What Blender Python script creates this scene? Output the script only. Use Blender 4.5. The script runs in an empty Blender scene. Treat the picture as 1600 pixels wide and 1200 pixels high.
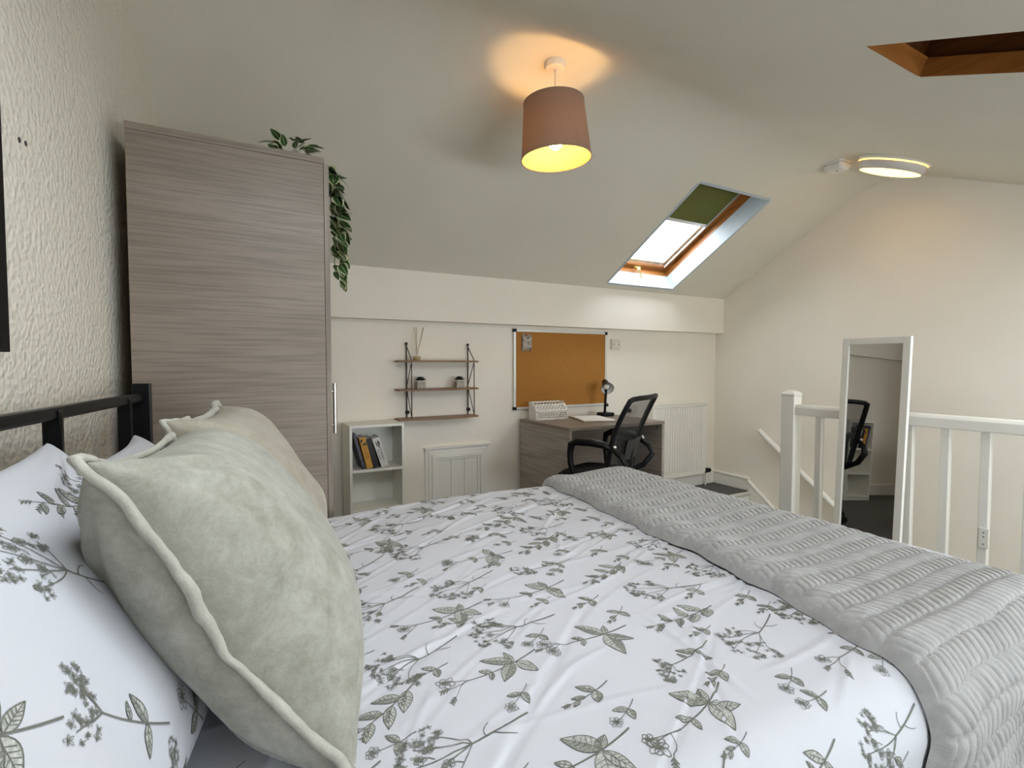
import bpy, math, random
import numpy as np
from mathutils import Vector, Matrix

random.seed(7)
RNG = np.random.default_rng(7)
sc = bpy.context.scene
COL = sc.collection
PI = math.pi

# ------------------------------------------------------------------ camera
CAM_H = 1.16
FPX = 803.0
yaw = math.radians(29.6)
pitch = math.atan(33.0 / FPX)
cam_d = bpy.data.cameras.new('camera')
cam = bpy.data.objects.new('camera', cam_d)
COL.objects.link(cam)
cam.location = (0, 0, CAM_H)
fwd = Vector((math.sin(yaw) * math.cos(pitch), math.cos(yaw) * math.cos(pitch), -math.sin(pitch)))
cam.rotation_euler = fwd.to_track_quat('-Z', 'Y').to_euler()
cam_d.sensor_width = 36.0
cam_d.lens = 36.0 * FPX / 1600.0
cam_d.clip_start = 0.02
sc.camera = cam

# ------------------------------------------------------------------ colour management, sky
sc.view_settings.view_transform = 'Standard'
sc.view_settings.look = 'None'
sc.view_settings.gamma = 1.0
sc.view_settings.use_curve_mapping = False
sc.view_settings.exposure = 1.42
sc.cycles.use_denoising = True
sc.cycles.max_bounces = 12
sc.cycles.diffuse_bounces = 8
sc.cycles.sample_clamp_indirect = 8.0
world = bpy.data.worlds.new('overcast_sky')
sc.world = world
world.use_nodes = True
bg = world.node_tree.nodes['Background']
bg.inputs[0].default_value = (0.88, 0.95, 1.0, 1)
bg.inputs[1].default_value = 5.0
BULB_W = 38.0          # emission of the warm bulb
DISC_W = 1.9           # emission of the flush light

# ------------------------------------------------------------------ room numbers
X_E = 4.16             # stair-side gable wall
Y_B = 3.35             # low back wall
Y_N = -1.15            # low wall behind the camera
Z_PIT = -2.0
S_FAR = 0.574
S_NEAR = 0.42
PROFILE = [(Y_B, 1.762 - 0.09 * S_FAR), (3.26, 1.762), (2.27, 1.762 + 0.99 * S_FAR), (2.16, 2.388), (2.06, 2.427), (1.96, 2.449),
           (1.86, 2.455), (1.77, 2.445), (1.68, 2.418), (1.56, 2.212 + 0.37 * S_NEAR), (1.19, 2.212), (Y_N, 2.212 - (1.19 - Y_N) * S_NEAR)]
def zc(y):
    p = sorted(PROFILE)
    return float(np.interp(y, [a for a, b in p], [b for a, b in p]))
def xw(y):             # the bed-head wall runs at a slight angle
    return -0.2075 + 0.137 * (y - 2.577)
def xh(y):             # line of the headboard
    return -0.2 + 0.18 * (y - 1.84)

SKY1 = (2.695, 3.405, 2.31, 3.195)
SKY2 = (1.592, 1.905, 0.05, 0.795)
SKY4 = (2.45, 3.40, -0.40, 0.45)
SKY5 = (0.05, 0.80, 0.15, 0.90)
WIN3 = (0.60, 3.30, 0.62, 1.17)     # x0, x1, z0, z1 of the added low window behind the viewpoint

# ------------------------------------------------------------------ helpers
def tag(o, label=None, cat=None, group=None, kind=None):
    if label: o['label'] = label
    if cat: o['category'] = cat
    if group: o['group'] = group
    if kind: o['kind'] = kind
    return o

def thing(name, label, cat, loc=(0, 0, 0), rz=0.0, group=None):
    o = bpy.data.objects.new(name, None)
    COL.objects.link(o)
    o.location = loc
    o.rotation_euler = (0, 0, rz)
    o.empty_display_size = 0.05
    return tag(o, label, cat, group)

def struct(o):
    o['kind'] = 'structure'
    return o

def wloc(o):
    v = Vector((0, 0, 0))
    while o is not None:
        v += o.location
        o = o.parent
    return v

def bez(p0, p1, p2, n=10):
    p0, p1, p2 = map(lambda p: np.array(p, float), (p0, p1, p2))
    t = np.linspace(0, 1, n)[:, None]
    return (1 - t) ** 2 * p0 + 2 * t * (1 - t) * p1 + t * t * p2

class MB:
    def __init__(self):
        self.v = []; self.f = []; self.m = []; self.cur = 0
    def add(self, vs, fs):
        b = len(self.v)
        self.v.extend([tuple(map(float, p)) for p in vs])
        for f in fs:
            self.f.append(tuple(i + b for i in f)); self.m.append(self.cur)
        return self
    def box(self, a, b, M=None):
        x0, y0, z0 = a; x1, y1, z1 = b
        vs = [(x0, y0, z0), (x1, y0, z0), (x1, y1, z0), (x0, y1, z0), (x0, y0, z1), (x1, y0, z1), (x1, y1, z1), (x0, y1, z1)]
        if M is not None: vs = [M @ Vector(p) for p in vs]
        return self.add(vs, [(0, 3, 2, 1), (4, 5, 6, 7), (0, 1, 5, 4), (1, 2, 6, 5), (2, 3, 7, 6), (3, 0, 4, 7)])
    def bar(self, p, q, w, h, upv=(0, 0, 1)):
        p = Vector(p); q = Vector(q); d = (q - p).normalized()
        u = Vector(upv)
        s = d.cross(u)
        if s.length < 1e-5: s = d.cross(Vector((1, 0, 0)))
        s.normalize(); u = s.cross(d)
        vs = []
        for c in (p, q):
            for a, b in ((-1, -1), (1, -1), (1, 1), (-1, 1)):
                vs.append(c + s * a * w / 2 + u * b * h / 2)
        return self.add(vs, [(0, 3, 2, 1), (4, 5, 6, 7), (0, 1, 5, 4), (1, 2, 6, 5), (2, 3, 7, 6), (3, 0, 4, 7)])
    def tube(self, path, r, n=10, closed=False, caps=True, flat=1.0, upv=(0, 0, 1)):
        P = [Vector(p) for p in path]; N = len(P)
        rs = r if hasattr(r, '__len__') else [r] * N
        vs = []; prev = None
        for i in range(N):
            if closed: d = P[(i + 1) % N] - P[i - 1]
            else: d = P[min(i + 1, N - 1)] - P[max(i - 1, 0)]
            d.normalize()
            if prev is None:
                u = Vector(upv)
                if abs(d.dot(u)) > 0.95: u = Vector((1, 0, 0))
            else: u = prev
            u = (u - d * u.dot(d)).normalized(); prev = u
            s = d.cross(u)
            for k in range(n):
                a = 2 * PI * k / n
                vs.append(P[i] + (u * math.cos(a) + s * math.sin(a) * flat) * rs[i])
        fs = []
        for i in range(N if closed else N - 1):
            j = (i + 1) % N
            for k in range(n):
                l = (k + 1) % n
                fs.append((i * n + k, i * n + l, j * n + l, j * n + k))
        if caps and not closed:
            fs.append(tuple(range(n))[::-1]); fs.append(tuple((N - 1) * n + k for k in range(n)))
        return self.add(vs, fs)
    def cyl(self, p, q, r0, r1=None, n=20, caps=True):
        return self.tube([p, q], [r0, r0 if r1 is None else r1], n, caps=caps)
    def lathe(self, prof, n=32, M=None, closed=False):
        vs = []; fs = []; N = len(prof)
        for (r, z) in prof:
            for k in range(n):
                a = 2 * PI * k / n
                p = Vector((r * math.cos(a), r * math.sin(a), z))
                vs.append(M @ p if M is not None else p)
        for i in range(N if closed else N - 1):
            j = (i + 1) % N
            for k in range(n):
                l = (k + 1) % n
                fs.append((i * n + k, i * n + l, j * n + l, j * n + k))
        return self.add(vs, fs)
    def disc(self, c, r, nrm=(0, 0, 1), n=32):
        q = Vector(nrm).to_track_quat('Z', 'Y').to_matrix()
        vs = [Vector(c) + q @ Vector((r * math.cos(2 * PI * k / n), r * math.sin(2 * PI * k / n), 0)) for k in range(n)]
        return self.add(vs, [tuple(range(n))])
    def ball(self, c, r, n=12, m=8, sc_=(1, 1, 1)):
        prof = [(max(1e-5, r * math.sin(PI * i / m)), -r * math.cos(PI * i / m)) for i in range(m + 1)]
        M = Matrix.Translation(Vector(c)) @ Matrix.Diagonal((sc_[0], sc_[1], sc_[2], 1))
        return self.lathe(prof, n, M)
    def prism(self, poly, a, b, axis='x'):
        n = len(poly)
        def mk(p, t):
            if axis == 'x': return (t, p[0], p[1])
            if axis == 'y': return (p[0], t, p[1])
            return (p[0], p[1], t)
        vs = [mk(p, a) for p in poly] + [mk(p, b) for p in poly]
        fs = [tuple(range(n)), tuple(range(2 * n - 1, n - 1, -1))]
        fs += [(i, i + n, (i + 1) % n + n, (i + 1) % n) for i in range(n)]
        return self.add(vs, fs)
    def grid(self, P):
        h, w = P.shape[:2]
        fs = [(i * w + j, i * w + j + 1, (i + 1) * w + j + 1, (i + 1) * w + j) for i in range(h - 1) for j in range(w - 1)]
        return self.add(P.reshape(-1, 3), fs)
    def build(self, name, mat, parent=None, smooth=False, bevel=0.0, local=False, recalc=True, auto=None):
        me = bpy.data.meshes.new(name)
        v = np.array(self.v, float)
        o = bpy.data.objects.new(name, me)
        if parent is not None:
            if not local: v = v - np.array(wloc(parent))
            o.parent = parent
        else:
            c = np.array([(v[:, 0].min() + v[:, 0].max()) / 2, (v[:, 1].min() + v[:, 1].max()) / 2, v[:, 2].min()])
            v = v - c; o.location = c
        me.from_pydata(v.tolist(), [], self.f)
        mats = mat if isinstance(mat, (list, tuple)) else [mat]
        for m_ in mats: me.materials.append(m_)
        if len(mats) > 1: me.polygons.foreach_set('material_index', self.m)
        if recalc:
            import bmesh
            bm = bmesh.new(); bm.from_mesh(me)
            bmesh.ops.recalc_face_normals(bm, faces=bm.faces)
            bm.to_mesh(me); bm.free()
        if smooth:
            me.polygons.foreach_set('use_smooth', [True] * len(me.polygons))
            if auto is not None: me.set_sharp_from_angle(angle=math.radians(auto))
        me.update()
        if bevel > 0:
            md = o.modifiers.new('edge', 'BEVEL'); md.width = bevel; md.segments = 2; md.limit_method = 'ANGLE'; md.angle_limit = math.radians(40)
        COL.objects.link(o)
        return o

def text_mesh(s, size, M, name, mat, parent, extr=0.0004):
    cu = bpy.data.curves.new(name, 'FONT'); cu.body = s; cu.size = size; cu.extrude = extr
    cu.align_x = 'CENTER'; cu.align_y = 'CENTER'
    to = bpy.data.objects.new(name, cu); COL.objects.link(to)
    bpy.context.view_layer.update()
    dg = bpy.context.evaluated_depsgraph_get()
    me = bpy.data.meshes.new_from_object(to.evaluated_get(dg))
    bpy.data.objects.remove(to)
    me.transform(M)
    me.materials.clear(); me.materials.append(mat); me.name = name
    o = bpy.data.objects.new(name, me); COL.objects.link(o); o.parent = parent
    return o

# ------------------------------------------------------------------ materials
def mat(name, col, rough=0.6, metal=0.0, var=0.0, vscale=8.0, vstretch=(1, 1, 1), bump=0.0, bscale=60.0, bdist=0.002,
        sheen=0.0, col2=None, spec=None, emit=None, estr=0.0, coat=0.0):
    m = bpy.data.materials.new(name); m.use_nodes = True
    nt = m.node_tree; b = nt.nodes['Principled BSDF']
    b.inputs['Base Color'].default_value = (*col, 1)
    b.inputs['Roughness'].default_value = rough
    b.inputs['Metallic'].default_value = metal
    if spec is not None: b.inputs['Specular IOR Level'].default_value = spec
    if sheen: b.inputs['Sheen Weight'].default_value = sheen; b.inputs['Sheen Roughness'].default_value = 0.4
    if coat: b.inputs['Coat Weight'].default_value = coat
    if emit: b.inputs['Emission Color'].default_value = (*emit, 1); b.inputs['Emission Strength'].default_value = estr
    tc = nt.nodes.new('ShaderNodeTexCoord')
    if var or col2:
        mp = nt.nodes.new('ShaderNodeMapping'); mp.inputs['Scale'].default_value = vstretch
        nt.links.new(tc.outputs['Object'], mp.inputs[0])
        nz = nt.nodes.new('ShaderNodeTexNoise'); nz.inputs['Scale'].default_value = vscale; nz.inputs['Detail'].default_value = 6
        nt.links.new(mp.outputs[0], nz.inputs['Vector'])
        cr = nt.nodes.new('ShaderNodeValToRGB')
        c2 = col2 if col2 else tuple(min(1, c * (1 + var)) for c in col)
        c1 = col if col2 else tuple(c * (1 - var) for c in col)
        cr.color_ramp.elements[0].position = 0.32; cr.color_ramp.elements[0].color = (*c1, 1)
        cr.color_ramp.elements[1].position = 0.68; cr.color_ramp.elements[1].color = (*c2, 1)
        nt.links.new(nz.outputs['Fac'], cr.inputs[0]); nt.links.new(cr.outputs[0], b.inputs['Base Color'])
    if bump:
        n2 = nt.nodes.new('ShaderNodeTexNoise'); n2.inputs['Scale'].default_value = bscale; n2.inputs['Detail'].default_value = 4
        nt.links.new(tc.outputs['Object'], n2.inputs['Vector'])
        bp = nt.nodes.new('ShaderNodeBump'); bp.inputs['Strength'].default_value = bump; bp.inputs['Distance'].default_value = bdist
        nt.links.new(n2.outputs['Fac'], bp.inputs['Height']); nt.links.new(bp.outputs[0], b.inputs['Normal'])
    return m

def wood(name, c_lo, c_hi, axis='x', fine=70.0, rough=0.45, dark=0.75, broad=7.0):
    """grain stretched along one axis: broad bands plus fine streaks"""
    m = bpy.data.materials.new(name); m.use_nodes = True
    nt = m.node_tree; b = nt.nodes['Principled BSDF']; b.inputs['Roughness'].default_value = rough
    tc = nt.nodes.new('ShaderNodeTexCoord')
    k = 'xyz'.index(axis)
    def noise(scale, stretch, detail, dist=0.0):
        mp = nt.nodes.new('ShaderNodeMapping'); s = [1, 1, 1]; s[k] = stretch; mp.inputs['Scale'].default_value = s
        nt.links.new(tc.outputs['Object'], mp.inputs[0])
        nz = nt.nodes.new('ShaderNodeTexNoise'); nz.inputs['Scale'].default_value = scale; nz.inputs['Detail'].default_value = detail
        nz.inputs['Distortion'].default_value = dist
        nt.links.new(mp.outputs[0], nz.inputs['Vector']); return nz
    n1 = noise(broad, 0.16, 4, 0.9); n2 = noise(fine, 0.035, 6)
    cr = nt.nodes.new('ShaderNodeValToRGB')
    cr.color_ramp.elements[0].position = 0.35; cr.color_ramp.elements[0].color = (*c_lo, 1)
    cr.color_ramp.elements[1].position = 0.65; cr.color_ramp.elements[1].color = (*c_hi, 1)
    nt.links.new(n1.outputs['Fac'], cr.inputs[0])
    c2 = nt.nodes.new('ShaderNodeValToRGB')
    c2.color_ramp.elements[0].position = 0.36; c2.color_ramp.elements[0].color = (dark, dark, dark, 1)
    c2.color_ramp.elements[1].position = 0.56; c2.color_ramp.elements[1].color = (1, 1, 1, 1)
    nt.links.new(n2.outputs['Fac'], c2.inputs[0])
    mx = nt.nodes.new('ShaderNodeMix'); mx.data_type = 'RGBA'; mx.blend_type = 'MULTIPLY'; mx.inputs[0].default_value = 1.0
    nt.links.new(cr.outputs[0], mx.inputs[6]); nt.links.new(c2.outputs[0], mx.inputs[7])
    nt.links.new(mx.outputs[2], b.inputs['Base Color'])
    bp = nt.nodes.new('ShaderNodeBump'); bp.inputs['Strength'].default_value = 0.25; bp.inputs['Distance'].default_value = 0.001
    nt.links.new(n2.outputs['Fac'], bp.inputs['Height']); nt.links.new(bp.outputs[0], b.inputs['Normal'])
    return m

M = {}
M['wall'] = mat('wall_paint', (0.84, 0.79, 0.70), 0.75, var=0.015, vscale=3, bump=0.12, bscale=90)
M['ceil'] = mat('ceiling_paint', (0.75, 0.715, 0.61), 0.8, var=0.02, vscale=2.2, bump=0.25, bscale=45, bdist=0.003)
M['white'] = mat('white_gloss', (0.83, 0.81, 0.75), 0.38, var=0.01, vscale=5)
M['whitelam'] = mat('white_laminate', (0.78, 0.77, 0.71), 0.4, var=0.01)
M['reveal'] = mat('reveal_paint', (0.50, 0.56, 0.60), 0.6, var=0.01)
M['carpet'] = mat('grey_carpet', (0.10, 0.095, 0.09), 0.95, var=0.35, vscale=260, bump=0.8, bscale=300, bdist=0.004)
M['greywood'] = wood('grey_wood_laminate', (0.205, 0.162, 0.122), (0.26, 0.212, 0.168), 'x', fine=120, broad=5.0)
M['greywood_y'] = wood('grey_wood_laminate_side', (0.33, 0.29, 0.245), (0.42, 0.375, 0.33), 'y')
M['greywood_z'] = wood('grey_wood_laminate_door', (0.205, 0.162, 0.122), (0.27, 0.222, 0.178), 'z')
M['pine'] = wood('varnished_pine', (0.30, 0.105, 0.022), (0.46, 0.19, 0.045), 'y', fine=40, rough=0.3)
M['pine_x'] = wood('varnished_pine_cross', (0.30, 0.105, 0.022), (0.46, 0.19, 0.045), 'x', fine=40, rough=0.3)
M['pine_shaded'] = wood('shaded_pine', (0.14, 0.045, 0.012), (0.24, 0.085, 0.022), 'y', fine=40, rough=0.35)  # the same pine with the shade of the recess put into its colour
M['sash'] = wood('pale_sash', (0.62, 0.52, 0.38), (0.72, 0.64, 0.50), 'y', fine=40)
M['shelfwood'] = wood('walnut_shelf', (0.20, 0.105, 0.045), (0.30, 0.165, 0.075), 'x', fine=60)
M['black'] = mat('black_metal', (0.004, 0.004, 0.0045), 0.32, spec=0.25)
M['blackpl'] = mat('black_plastic', (0.005, 0.005, 0.0055), 0.45, spec=0.25)
M['frameblk'] = mat('black_picture_frame', (0.006, 0.005, 0.005), 0.55, spec=0.2)
M['wire'] = mat('dark_bronze_wire', (0.035, 0.028, 0.022), 0.45, metal=0.4)
M['steel'] = mat('brushed_steel', (0.62, 0.61, 0.59), 0.32, metal=1.0)
M['alu'] = mat('aluminium_frame', (0.70, 0.69, 0.66), 0.4, metal=0.6)
M['cork'] = mat('cork', (0.38, 0.165, 0.028), 0.9, var=0.16, vscale=220, bump=0.3, bscale=300, bdist=0.001)
M['plastic'] = mat('white_plastic', (0.80, 0.78, 0.72), 0.35)
M['pinksock'] = mat('switch_plastic', (0.70, 0.64, 0.58), 0.4)
M['dot'] = mat('dark_dot', (0.05, 0.04, 0.04), 0.6)
M['duvet'] = mat('white_cotton', (0.59, 0.60, 0.645), 0.85, bump=0.15, bscale=700, bdist=0.0004, sheen=0.1)
M['sheet'] = mat('white_sheet', (0.78, 0.78, 0.80), 0.9)
M['pr_dark'] = mat('print_line', (0.15, 0.155, 0.13), 0.9)
M['pr_mid'] = mat('print_shade', (0.27, 0.278, 0.245), 0.9, var=0.40, vscale=320)
M['pr_light'] = mat('print_fill', (0.43, 0.44, 0.41), 0.9, var=0.35, vscale=320)
M['greenblind'] = mat('olive_blind', (0.125, 0.13, 0.022), 0.85, var=0.08, vscale=4)
M['shade'] = mat('taupe_shade', (0.34, 0.255, 0.205), 0.8, var=0.05, vscale=200, vstretch=(1, 1, 0.05))
M['lining'] = mat('shade_lining', (0.55, 0.39, 0.18), 0.7)  # white lining; the warm bulb light is put into its colour
M['bulb'] = mat('bulb_glow', (1, 0.9, 0.7), 0.4, emit=(1.0, 0.62, 0.27), estr=BULB_W)
M['led'] = mat('diffuser_glow', (1, 0.95, 0.8), 0.5, emit=(1.0, 0.56, 0.13), estr=DISC_W)
M['gapglow'] = mat('gap_glow', (1, 0.8, 0.6), 0.5, emit=(1.0, 0.58, 0.36), estr=0.34)  # emission stands in for lamp light falling on the backplate
M['drum'] = mat('drum_plastic', (0.66, 0.62, 0.58), 0.5)
M['paper'] = mat('paper', (0.80, 0.78, 0.74), 0.8)
M['card'] = mat('clipboard_card', (0.30, 0.23, 0.16), 0.7)
M['meshfab'] = None
M['brass'] = mat('brass', (0.75, 0.62, 0.28), 0.3, metal=0.8)
M['ink'] = mat('book_ink', (0.03, 0.028, 0.03), 0.6)
M['stemg'] = mat('vine_stem', (0.16, 0.20, 0.06), 0.6)
M['succ'] = mat('succulent_leaf', (0.022, 0.03, 0.018), 0.6, var=0.3, vscale=80)
M['soil'] = mat('pebbles', (0.10, 0.055, 0.035), 0.8, col2=(0.45, 0.38, 0.30), vscale=120)
M['reed'] = mat('reed_stick', (0.46, 0.36, 0.24), 0.8)
M['void'] = mat('dark_blackout', (0.012, 0.008, 0.006), 0.9)

def velvet(name, lo, hi):
    m = bpy.data.materials.new(name); m.use_nodes = True
    nt = m.node_tree; b = nt.nodes['Principled BSDF']; b.inputs['Roughness'].default_value = 0.85
    b.inputs['Sheen Weight'].default_value = 0.35; b.inputs['Sheen Roughness'].default_value = 0.35
    b.inputs['Specular IOR Level'].default_value = 0.15
    tc = nt.nodes.new('ShaderNodeTexCoord')
    a = nt.nodes.new('ShaderNodeTexNoise'); a.inputs['Scale'].default_value = 17; a.inputs['Detail'].default_value = 10; a.inputs['Roughness'].default_value = 0.78
    a.inputs['Distortion'].default_value = 0.25
    nt.links.new(tc.outputs['Object'], a.inputs['Vector'])
    cr = nt.nodes.new('ShaderNodeValToRGB')
    cr.color_ramp.elements[0].position = 0.34; cr.color_ramp.elements[0].color = (*lo, 1)
    cr.color_ramp.elements[1].position = 0.66; cr.color_ramp.elements[1].color = (*hi, 1)
    nt.links.new(a.outputs['Fac'], cr.inputs[0]); nt.links.new(cr.outputs[0], b.inputs['Base Color'])
    n2 = nt.nodes.new('ShaderNodeTexNoise'); n2.inputs['Scale'].default_value = 420
    nt.links.new(tc.outputs['Object'], n2.inputs['Vector'])
    ad = nt.nodes.new('ShaderNodeMath'); ad.operation = 'MULTIPLY_ADD'; ad.inputs[1].default_value = 0.5
    nt.links.new(n2.outputs['Fac'], ad.inputs[0]); nt.links.new(a.outputs['Fac'], ad.inputs[2])
    bp = nt.nodes.new('ShaderNodeBump'); bp.inputs['Strength'].default_value = 0.35; bp.inputs['Distance'].default_value = 0.003
    nt.links.new(ad.outputs[0], bp.inputs['Height']); nt.links.new(bp.outputs[0], b.inputs['Normal'])
    return m
M['velvet'] = velvet('sage_velvet', (0.25, 0.245, 0.20), (0.42, 0.415, 0.365))
M['velvet2'] = velvet('sage_velvet_far', (0.27, 0.245, 0.19), (0.38, 0.35, 0.29))
M['piping'] = mat('velvet_piping', (0.42, 0.41, 0.355), 0.9, var=0.1, vscale=40, bump=0.5, bscale=160, bdist=0.003, sheen=0.3)
M['throw'] = mat('grey_fleece', (0.37, 0.365, 0.36), 0.95, var=0.13, vscale=26, bump=0.5, bscale=380, bdist=0.002, sheen=0.45)

def glow_cloth(m, fac):
    # cloth that lets a little lamp light through
    nt = m.node_tree; b = nt.nodes['Principled BSDF']; out = nt.nodes['Material Output']
    t = nt.nodes.new('ShaderNodeBsdfTranslucent'); t.inputs[0].default_value = b.inputs['Base Color'].default_value
    mx = nt.nodes.new('ShaderNodeMixShader'); mx.inputs[0].default_value = fac
    nt.links.new(b.outputs[0], mx.inputs[1]); nt.links.new(t.outputs[0], mx.inputs[2]); nt.links.new(mx.outputs[0], out.inputs[0])
glow_cloth(M['shade'], 0.26); glow_cloth(M['lining'], 0.26)

def anaglypta():
    m = mat('embossed_wallpaper', (0.72, 0.68, 0.59), 0.7)
    nt = m.node_tree; b = nt.nodes['Principled BSDF']
    tc = nt.nodes.new('ShaderNodeTexCoord')
    nz = nt.nodes.new('ShaderNodeTexNoise'); nz.inputs['Scale'].default_value = 30
    nt.links.new(tc.outputs['Object'], nz.inputs['Vector'])
    va = nt.nodes.new('ShaderNodeMix'); va.data_type = 'RGBA'; va.inputs[0].default_value = 0.006
    nt.links.new(tc.outputs['Object'], va.inputs[6]); nt.links.new(nz.outputs['Color'], va.inputs[7])
    vo = nt.nodes.new('ShaderNodeTexVoronoi'); vo.inputs['Scale'].default_value = 82; vo.feature = 'SMOOTH_F1'
    nt.links.new(va.outputs[2], vo.inputs['Vector'])
    bp = nt.nodes.new('ShaderNodeBump'); bp.invert = True; bp.inputs['Strength'].default_value = 0.55; bp.inputs['Distance'].default_value = 0.010
    nt.links.new(vo.outputs['Distance'], bp.inputs['Height']); nt.links.new(bp.outputs[0], b.inputs['Normal'])
    return m
M['anag'] = anaglypta()

def mirror_glass():
    m = bpy.data.materials.new('mirror_glass'); m.use_nodes = True
    b = m.node_tree.nodes['Principled BSDF']
    b.inputs['Base Color'].default_value = (0.62, 0.61, 0.58, 1); b.inputs['Metallic'].default_value = 1; b.inputs['Roughness'].default_value = 0.01
    return m
M['mirror'] = mirror_glass()

def see_through(name, col, frac):
    m = bpy.data.materials.new(name); m.use_nodes = True
    nt = m.node_tree; b = nt.nodes['Principled BSDF']; b.inputs['Base Color'].default_value = (*col, 1); b.inputs['Roughness'].default_value = 0.7
    t = nt.nodes.new('ShaderNodeBsdfTransparent'); mx = nt.nodes.new('ShaderNodeMixShader'); mx.inputs[0].default_value = frac
    out = nt.nodes['Material Output']
    nt.links.new(t.outputs[0], mx.inputs[1]); nt.links.new(b.outputs[0], mx.inputs[2]); nt.links.new(mx.outputs[0], out.inputs[0])
    return m
M['meshfab'] = see_through('black_mesh_fabric', (0.018, 0.018, 0.019), 0.62)
M['pane'] = see_through('window_pane', (0.9, 0.95, 1.0), 0.06)
M['jar'] = see_through('clear_glass', (0.85, 0.85, 0.78), 0.16)
M['oil'] = see_through('amber_oil', (0.42, 0.28, 0.04), 0.85)

def leaf_mat():
    m = mat('variegated_leaf', (0.03, 0.07, 0.02), 0.4)
    nt = m.node_tree; b = nt.nodes['Principled BSDF']
    at = nt.nodes.new('ShaderNodeUVMap')
    sp = nt.nodes.new('ShaderNodeSeparateXYZ'); nt.links.new(at.outputs[0], sp.inputs[0])
    cr = nt.nodes.new('ShaderNodeValToRGB'); cr.color_ramp.interpolation = 'CONSTANT'
    e = cr.color_ramp.elements
    e[0].position = 0.0; e[0].color = (0.55, 0.55, 0.36, 1)
    e[1].position = 0.14; e[1].color = (0.02, 0.055, 0.014, 1)
    for p, c in ((0.46, (0.30, 0.36, 0.17, 1)), (0.53, (0.028, 0.075, 0.018, 1)), (0.80, (0.10, 0.17, 0.05, 1)), (0.90, (0.60, 0.60, 0.42, 1))):
        n = e.new(p); n.color = c
    nt.links.new(sp.outputs[0], cr.inputs[0]); nt.links.new(cr.outputs[0], b.inputs['Base Color'])
    return m
M['leaf'] = leaf_mat()

# ================================================================== STRUCTURE
def portal(name, c, sx, sy, nrm):
    # nrm points into the room; an area light shines along its local -Z
    l = bpy.data.lights.new(name, 'AREA'); l.shape = 'RECTANGLE'; l.size = sx; l.size_y = sy
    l.cycles.is_portal = True
    o = bpy.data.objects.new(name, l); COL.objects.link(o)
    z = -Vector(nrm).normalized(); x = Vector((1, 0, 0)); y = z.cross(x)
    o.matrix_world = Matrix.Translation(Vector(c)) @ Matrix((x, y, z)).transposed().to_4x4()
    return o

# ceiling: one sheet from eave to eave with three openings
ys = sorted(set([p[0] for p in PROFILE] + [SKY1[2], SKY1[3], SKY2[2], SKY2[3], SKY4[2], SKY4[3], SKY5[2], SKY5[3]]), reverse=True)
xs_in = sorted(set([SKY1[0], SKY1[1], SKY2[0], SKY2[1], SKY4[0], SKY4[1], SKY5[0], SKY5[1]]))
mb = MB()
vs = []; fs = []
cols = len(xs_in) + 2
for y in ys:
    for x in [xw(y)] + xs_in + [X_E]: vs.append((x, y, zc(y)))
allx = [None] + xs_in + [X_E]
for i in range(len(ys) - 1):
    for j in range(cols - 1):
        ym = (ys[i] + ys[i + 1]) / 2
        if j > 0:
            xm = (allx[j] + allx[j + 1]) / 2
            if any(s[0] < xm < s[1] and s[2] < ym < s[3] for s in (SKY1, SKY2, SKY4, SKY5)): continue
        fs.append((i * cols + j, i * cols + j + 1, (i + 1) * cols + j + 1, (i + 1) * cols + j))
mb.add(vs, fs)
ceiling = struct(mb.build('ceiling', M['ceil'], smooth=True, auto=25))

prof_in = [(y, zc(y)) for y in sorted([p[0] for p in PROFILE])]
# gable walls
wall = MB()
poly = [(Y_N, Z_PIT)] + prof_in + [(Y_B, Z_PIT)]
wall.prism(poly, X_E, X_E + 0.12, 'x')
struct(wall.build('wall_right', M['wall']))
wl = MB()
pl = [(Y_N, 0.0)] + prof_in + [(Y_B, 0.0)]
n = len(pl)
wl.add([(xw(y), y, z) for y, z in pl] + [(xw(y) - 0.12, y, z) for y, z in pl],
       [tuple(range(n)), tuple(range(2 * n - 1, n - 1, -1))] + [(i, i + n, (i + 1) % n + n, (i + 1) % n) for i in range(n)])
wall_left = struct(wl.build('wall_left', M['anag']))
nh = MB()
for (yy, zz) in ((1.474, 1.630), (1.501, 1.633)):
    nh.cyl((xw(yy) - 0.001, yy, zz), (xw(yy) + 0.0015, yy, zz), 0.006, n=8)
nh.build('nail_hole', M['dot'], wall_left)
b_ = MB(); b_.box((xw(Y_B) - 0.1, Y_B, Z_PIT), (X_E + 0.12, Y_B + 0.12, zc(Y_B) + 0.02))
struct(b_.build('wall_back', M['wall']))
b_ = MB()
for a, b in (((xw(Y_N) - 0.1, Z_PIT), (X_E + 0.12, WIN3[2])), ((xw(Y_N) - 0.1, WIN3[3]), (X_E + 0.12, zc(Y_N) + 0.02)),
             ((xw(Y_N) - 0.1, WIN3[2]), (WIN3[0], WIN3[3])), ((WIN3[1], WIN3[2]), (X_E + 0.12, WIN3[3]))):
    b_.box((a[0], Y_N - 0.12, a[1]), (b[0], Y_N, b[1]))
struct(b_.build('wall_front', M['wall']))
# boxed purlin along the eave
bm_ = MB(); bm_.prism([(3.26, 1.44), (3.26, 1.764), (Y_B, 1.712), (Y_B, 1.44)], xw(3.3), X_E - 0.001, 'x')
struct(bm_.build('trim_1', M['wall']))
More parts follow.
